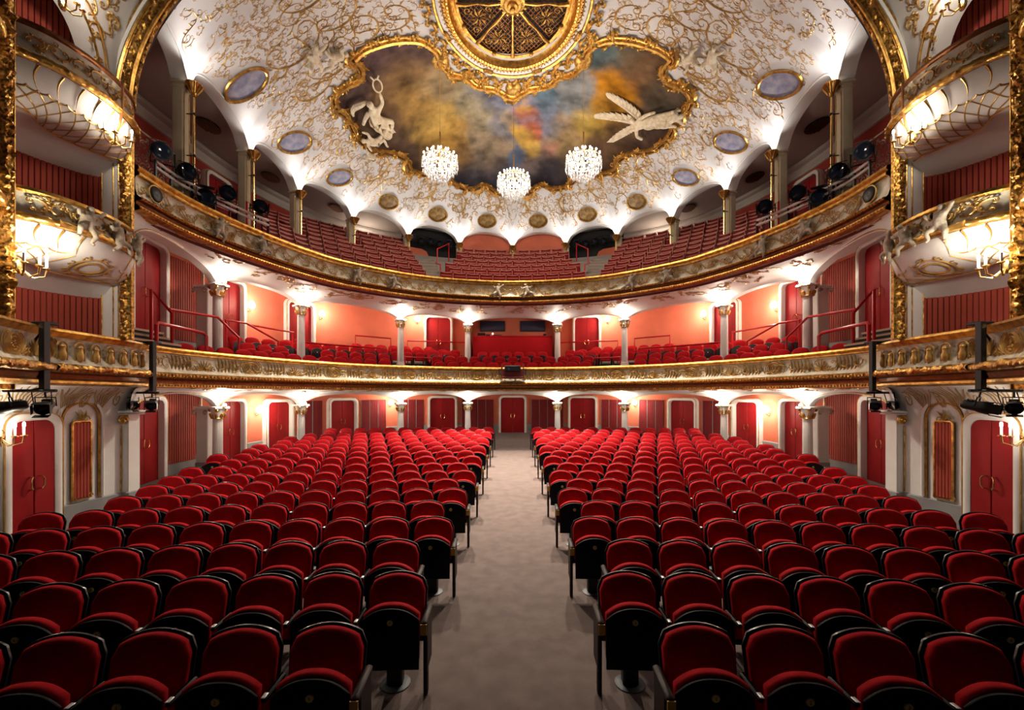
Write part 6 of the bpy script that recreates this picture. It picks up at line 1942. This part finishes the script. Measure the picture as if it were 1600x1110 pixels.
    # ventilation ovals in the gallery ceiling
    for k, (x, y) in enumerate(((-9.3,13.1),(-9.15,16.2),(-7.75,18.9))):
        e = empty('ceiling_vent', (x*-sd, y, 10.66)); tag(e, 'dark oval ceiling vent of the %s gallery, %s from the great arch' % (sn, ORD[k+1]), 'vent')
        mb = MB(); mb.prism([(0.28*math.cos(2*PI*j/24), 0.42*math.sin(2*PI*j/24)) for j in range(24)], -0.02, 0.0); mb.xf(Matrix.Rotation(PI/2, 4, 'X')); mb.build('dark_plate', M['dark'], e)
        for j in range(-3, 4):
            mb = MB(); mb.tube([(j*0.075, -0.40*math.sqrt(1-(j/4)**2), -0.035), (j*0.075, 0.40*math.sqrt(1-(j/4)**2), -0.035)], 0.012, 5); mb.build('bar', M['bronze'], e)
    # dark lighting bays of the rear gallery
    i = 4 if sd < 0 else 7
    bp = bay_pts(i, 0.75)
    e = empty('lighting_bay', (0, 0, 0)); tag(e, 'dark recessed lighting bay in the %s rear of the top gallery' % sn, 'lighting bay', kind='structure')
    mb = MB(); mb.grid([[(x, y, 8.2), (x, y, 10.72)] for x, y in bp]); mb.build('black_backing', M['dark'], e)
    half = bp[:7] if sd < 0 else bp[6:]
    mb = MB(); rows = []
    for k, (x, y) in enumerate(bay_pts(i, 0.55)):
        t = k/12 if sd < 0 else 1-k/12
        ztop = 9.62 if t < 0.40 else 9.62-1.6*min(1, (t-0.40)/0.3)
        rows.append([(x, y, 8.0), (x, y, max(8.02, ztop))])
    mb.grid(rows); mb.build('low_wall', M['salmon'], e)
    mb = MB(); q = bay_pts(i, 0.5); mb.tube([(q[1][0], q[1][1], 10.2), (q[11][0], q[11][1], 10.2)], 0.025, 6); mb.build('bar', M['ironblack'], e)
    for k, f in enumerate((2, 4, 6, 8, 10)):
        x, y = q[f]; spotlight((x, y-0.1, 10.08-0.06*(k % 2)), (-x*0.06, -1.0, -0.5), 'spotlight with glinting lens in the %s rear lighting bay, %s along the bar' % (sn, ORD[k+1]), 1.25, True)
    # gallery aisle stairs and rails
    e = empty('gallery_stair', (0, 0, 0)); tag(e, 'grey gallery stair with red handrail between the seat blocks, %s side' % sn, 'stair')
    for k in range(9):
        x0 = 3.05; y0 = 17.35+0.42*k; z = 6.80+0.26*k
        mb = MB(); mb.bbox((sd*(3.15+0.20*k*0.42/0.42*0.6), y0, z-0.12), (0.72,0.44,0.30), 0.01); st_ob = mb.build('step', M['greystep'], e)
        mb = MB(); mb.box((sd*(3.15+0.12*k), y0-0.215, z+0.02), (0.72,0.02,0.03)); mb.build('nosing', M['nosing'], st_ob)
    mb = MB(); mb.tube([(sd*2.95,17.55,6.9),(sd*2.95,17.55,7.75),(sd*3.35,18.6,8.15)], 0.03, 6); mb.tube([(sd*3.55,20.2,8.5),(sd*3.55,20.2,9.3),(sd*3.1,20.8,9.75),(sd*3.1,20.8,8.9)], 0.03, 6); mb.build('handrail', M['red_rail'], e)
    # red rails at the side of the gallery
    e = empty('gallery_rail', (0, 0, 0)); tag(e, 'red tubular guard rail at the front end of the %s gallery seats' % sn, 'handrail')
    mb = MB(); mb.tube([(sd*8.0,12.9,7.2),(sd*8.0,12.9,8.25),(sd*7.55,12.75,7.95),(sd*7.2,12.6,7.5),(sd*7.2,12.6,6.9)], 0.03, 6); mb.build('tube', M['red_rail'], e)

# projector on the lower parapet
e = empty('projector', (0, 16.62, 2.98)); tag(e, 'black projector in a dark red cradle on the middle of the lower parapet', 'projector')
mb = MB(); mb.bbox((0,0.12,0.12), (0.84,0.40,0.06), 0.01); mb.bbox((-0.42,0.12,0.36), (0.04,0.40,0.52), 0.01); mb.bbox((0.42,0.12,0.36), (0.04,0.40,0.52), 0.01); mb.bbox((0,0.0,0.28), (0.84,0.04,0.34), 0.01); mb.build('cradle', M['slat_back'], e)
mb = MB(); mb.bbox((0,0.10,0.46), (0.62,0.40,0.24), 0.03); mb.build('body', M['ironblack'], e)
mb = MB(); rows = [[(-0.15+r*math.cos(a), d_, 0.46+r*math.sin(a)) for a in [2*PI*j/14 for j in range(14)]] for r, d_ in ((0.07,-0.08),(0.08,-0.16),(0.065,-0.16),(0.01,-0.13))]; mb.grid(rows, 0, False, True); mb.build('lens', M['bluelens'], e)
for s in (-1, 1):
    mb = MB(); mb.tube([(s*0.44,0,0.42),(s*0.52,-0.04,0.42),(s*0.52,-0.04,0.22),(s*0.44,0,0.22)], 0.02, 5); mb.build('handle', M['ironblack'], e)

# ================================================================== CONTROL BOOTH, HANDRAILS, STEPS ON THE LOWER BALCONY
bt = empty('control_booth', (0, 19.9, 3.5)); tag(bt, 'control booth with bright red front in the middle of the lower balcony', 'booth')
mb = MB(); mb.bbox((0,0,0.82), (3.66,0.10,1.58), 0.01); mb.build('front_panel', M['velvet_b'], bt)
mb = MB(); mb.bbox((0,0.16,1.635), (3.70,0.46,0.05), 0.01); mb.build('desk', M['red_rail'], bt)
for s in (-1, 1):
    mb = MB(); mb.bbox((s*2.02,0.55,1.45), (0.08,1.2,2.9), 0.01); mb.build('side_wall', M['salmon'], bt)
mb = MB(); mb.bbox((0,1.16,1.5), (4.1,0.06,2.9), 0.01); mb.build('rear_wall', M['salmon'], bt)
for s in (-1, 1):
    w_ = empty('booth_window', (s*0.98, 1.11, 2.28)); w_.parent = bt
    mb = MB(); mb.bbox((0,-0.02,0), (1.22,0.05,0.52), 0.01); mb.build('window_frame', M['dark'], w_)
    mb = MB(); mb.box((0,-0.05,0), (1.12,0.01,0.44)); mb.build('pane', M['bluelens'], w_)
for k, (x, w, h, nm) in enumerate(((-1.45,0.36,0.14,'black mixing console on the left end of the booth desk'),(-1.15,0.20,0.07,'small dark box on the booth desk beside the mixing console'),(-0.72,0.42,0.05,'flat black keyboard on the booth desk'),(1.5,0.14,0.10,'small dark box on the right end of the booth desk'))):
    e = empty('desk_device', (x, 20.05, 5.16)); tag(e, nm, 'device')
    mb = MB(); mb.bbox((0,0,h/2), (w,0.22,h), 0.01); mb.build('case', M['ironblack'], e)
    mb = MB(); mb.box((0,-0.06,h+0.004), (w*0.8,0.06,0.008)); mb.build('controls', M['grey_seat'], e)
e = empty('desk_lamp', (-0.93, 20.05, 5.16)); tag(e, 'tiny lit lamp on the booth desk', 'lamp')
mb = MB(); mb.lathe([(0.05,0.0),(0.05,0.02),(0.012,0.03),(0.012,0.10)], 8); mb.build('stand', M['alu'], e)
mb = MB(); mb.ball((0,0,0.12), 0.03, 8, 6); mb.build('bulb', M['lampglass'], e)
def rail(name, pts, label, r=0.036):
    mb = MB()
    for P in pts: mb.tube(P, r, 7)
    o = mb.build(name, M['red_rail']); tag(o, label, 'handrail')
    return o
for sd in (-1, 1):
    sn = SIDE[sd]; m_ = lambda P: [(x*-sd, y, z) for x, y, z in P]
    rail('handrail', [m_([(-8.43,10.0,3.0),(-8.43,10.0,4.88),(-8.42,10.6,4.44),(-8.42,10.6,3.0)]), m_([(-8.40,10.5,4.52),(-8.33,12.1,4.62),(-8.24,12.9,4.14),(-8.24,12.9,3.3)])], 'red handrail running down from the %s balcony door past the outer column' % sn)
    rail('guard_rail', [m_([(-8.1,9.75,2.95),(-8.1,9.75,4.02),(-8.14,9.85,4.08),(-8.12,11.25,4.05),(-8.1,11.35,3.98),(-8.1,11.35,2.95)])], 'low red guard rail beside the %s balcony steps behind the parapet' % sn, 0.04)
    rail('handrail', [m_([(-8.9,13.3,3.6),(-8.9,13.3,4.75),(-8.75,14.1,4.78),(-8.2,15.0,4.30),(-8.2,15.0,3.5)]), m_([(-8.75,14.2,4.75),(-8.35,16.3,4.80),(-8.35,16.3,3.7)])], 'red handrail between the outer and second %s balcony columns' % sn)
    P = []
    for i in range(13):
        q = lerp(B1.near(-6.0*1, 14.35), B1.near(-4.2, 15.87), i/12); x, y, nx, ny = B1.at(q, 2.22); P.append((x, y, 4.36))
    P = [(P[0][0], P[0][1], 3.3)]+P+[(P[-1][0], P[-1][1], 3.3)]
    rail('row_rail', [m_(P)], 'long red rail behind the second seat row on the %s of the lower balcony' % sn)
    rail('end_rail', [m_([(-4.35,17.35,3.3),(-4.35,17.35,3.95),(-3.4,17.95,3.95)])], 'short red rail at the foot of the %s balcony aisle steps' % sn)
    rail('door_rail', [m_([(-4.9,20.0,3.9),(-4.9,20.0,4.95),(-2.2,20.75,4.95)]), m_([(-6.6,18.0,3.9),(-6.6,18.0,4.92),(-5.4,19.0,4.92),(-5.4,19.0,4.4)])], 'red rail in front of the %s booth-side door' % sn)
    # aisle steps
    e = empty('balcony_steps', (0, 0, 0)); tag(e, 'dark carpeted aisle steps with wooden nosings on the %s of the lower balcony' % sn, 'steps')
    for k in range(6):
        d = 0.7+0.42*k; x, y, nx, ny = B1.at(B1.near(-3.95*-sd+(-sd)*0.05*k*-1, 16.1), d); z = 2.96+0.16*k
        mb = MB(); mb.bbox((0,0,0), (0.62,0.44,0.16), 0.01); s_ = mb.build('step', M['stepdark'], e); s_.location = (x, y, z); s_.rotation_euler = (0, 0, math.atan2(nx, -ny))
        mb = MB(); mb.box((0,-0.222,0.07), (0.62,0.02,0.035)); mb.build('nosing', M['nosing'], s_)
    e = empty('door_steps', (0, 0, 0)); tag(e, 'dark steps with wooden nosings below the %s balcony door beside the stage box' % sn, 'steps')
    for k in range(4):
        mb = MB(); mb.bbox((0,0,0), (0.24,1.5,0.22), 0.01); s_ = mb.build('step', M['stepdark'], e); s_.location = ((-8.22-0.22*k)*-sd, 10.0, 3.42+0.15*k)
        mb = MB(); mb.box((0.12*-sd*-1,0,0.09), (0.025,1.5,0.04)) if sd > 9 else mb.box((0.125*-sd,0,0.09), (0.03,1.5,0.05)); mb.build('nosing', M['nosing'], s_)
    # red slatted panels on the outer wall beside the doors
    for W, z0, z1, nm in ((W0, 0.46, 2.5, 'stalls'), (W1, 4.0, 6.35, 'lower balcony')):
        x, y, nx, ny = W.at(W.near(-9.66*-sd, 12.55))
        e = empty('slatted_wall_panel', (x+nx*0.03, y+ny*0.03, z0), math.atan2(nx, -ny)); tag(e, 'red slatted wall panel beside the outer column, %s level, %s side' % (nm, sn), 'wall panel')
        for k in range(17):
            mb = MB() if k == 0 else mb
            if k == 0:
                mb.bbox((0,0,(z1-z0)/2), (0.078,0.03,z1-z0), 0.006); sm_ = mb.mesh('slat', M['slat'])
            link('slat', sm_, e, (-0.7+0.088*k, 0, 0))
        mb2 = MB(); mb2.bbox((-0.0,0.015,(z1-z0)/2), (1.5,0.01,z1-z0), 0.002); mb2.build('backing', M['slat_back'], e)
        mb2 = MB()
        for s in (-1, 1): mb2.bbox((s*0.80-0.0,-0.01,(z1-z0)/2), (0.10,0.06,z1-z0), 0.015)
        mb2.build('white_edging', M['white'], e)
        mb2 = MB()
        for s in (-1, 1): mb2.bbox((s*0.76-0.0,-0.045,(z1-z0)/2), (0.02,0.02,z1-z0), 0.004)
        mb2.build('gilded_fillet', M['gold'], e)
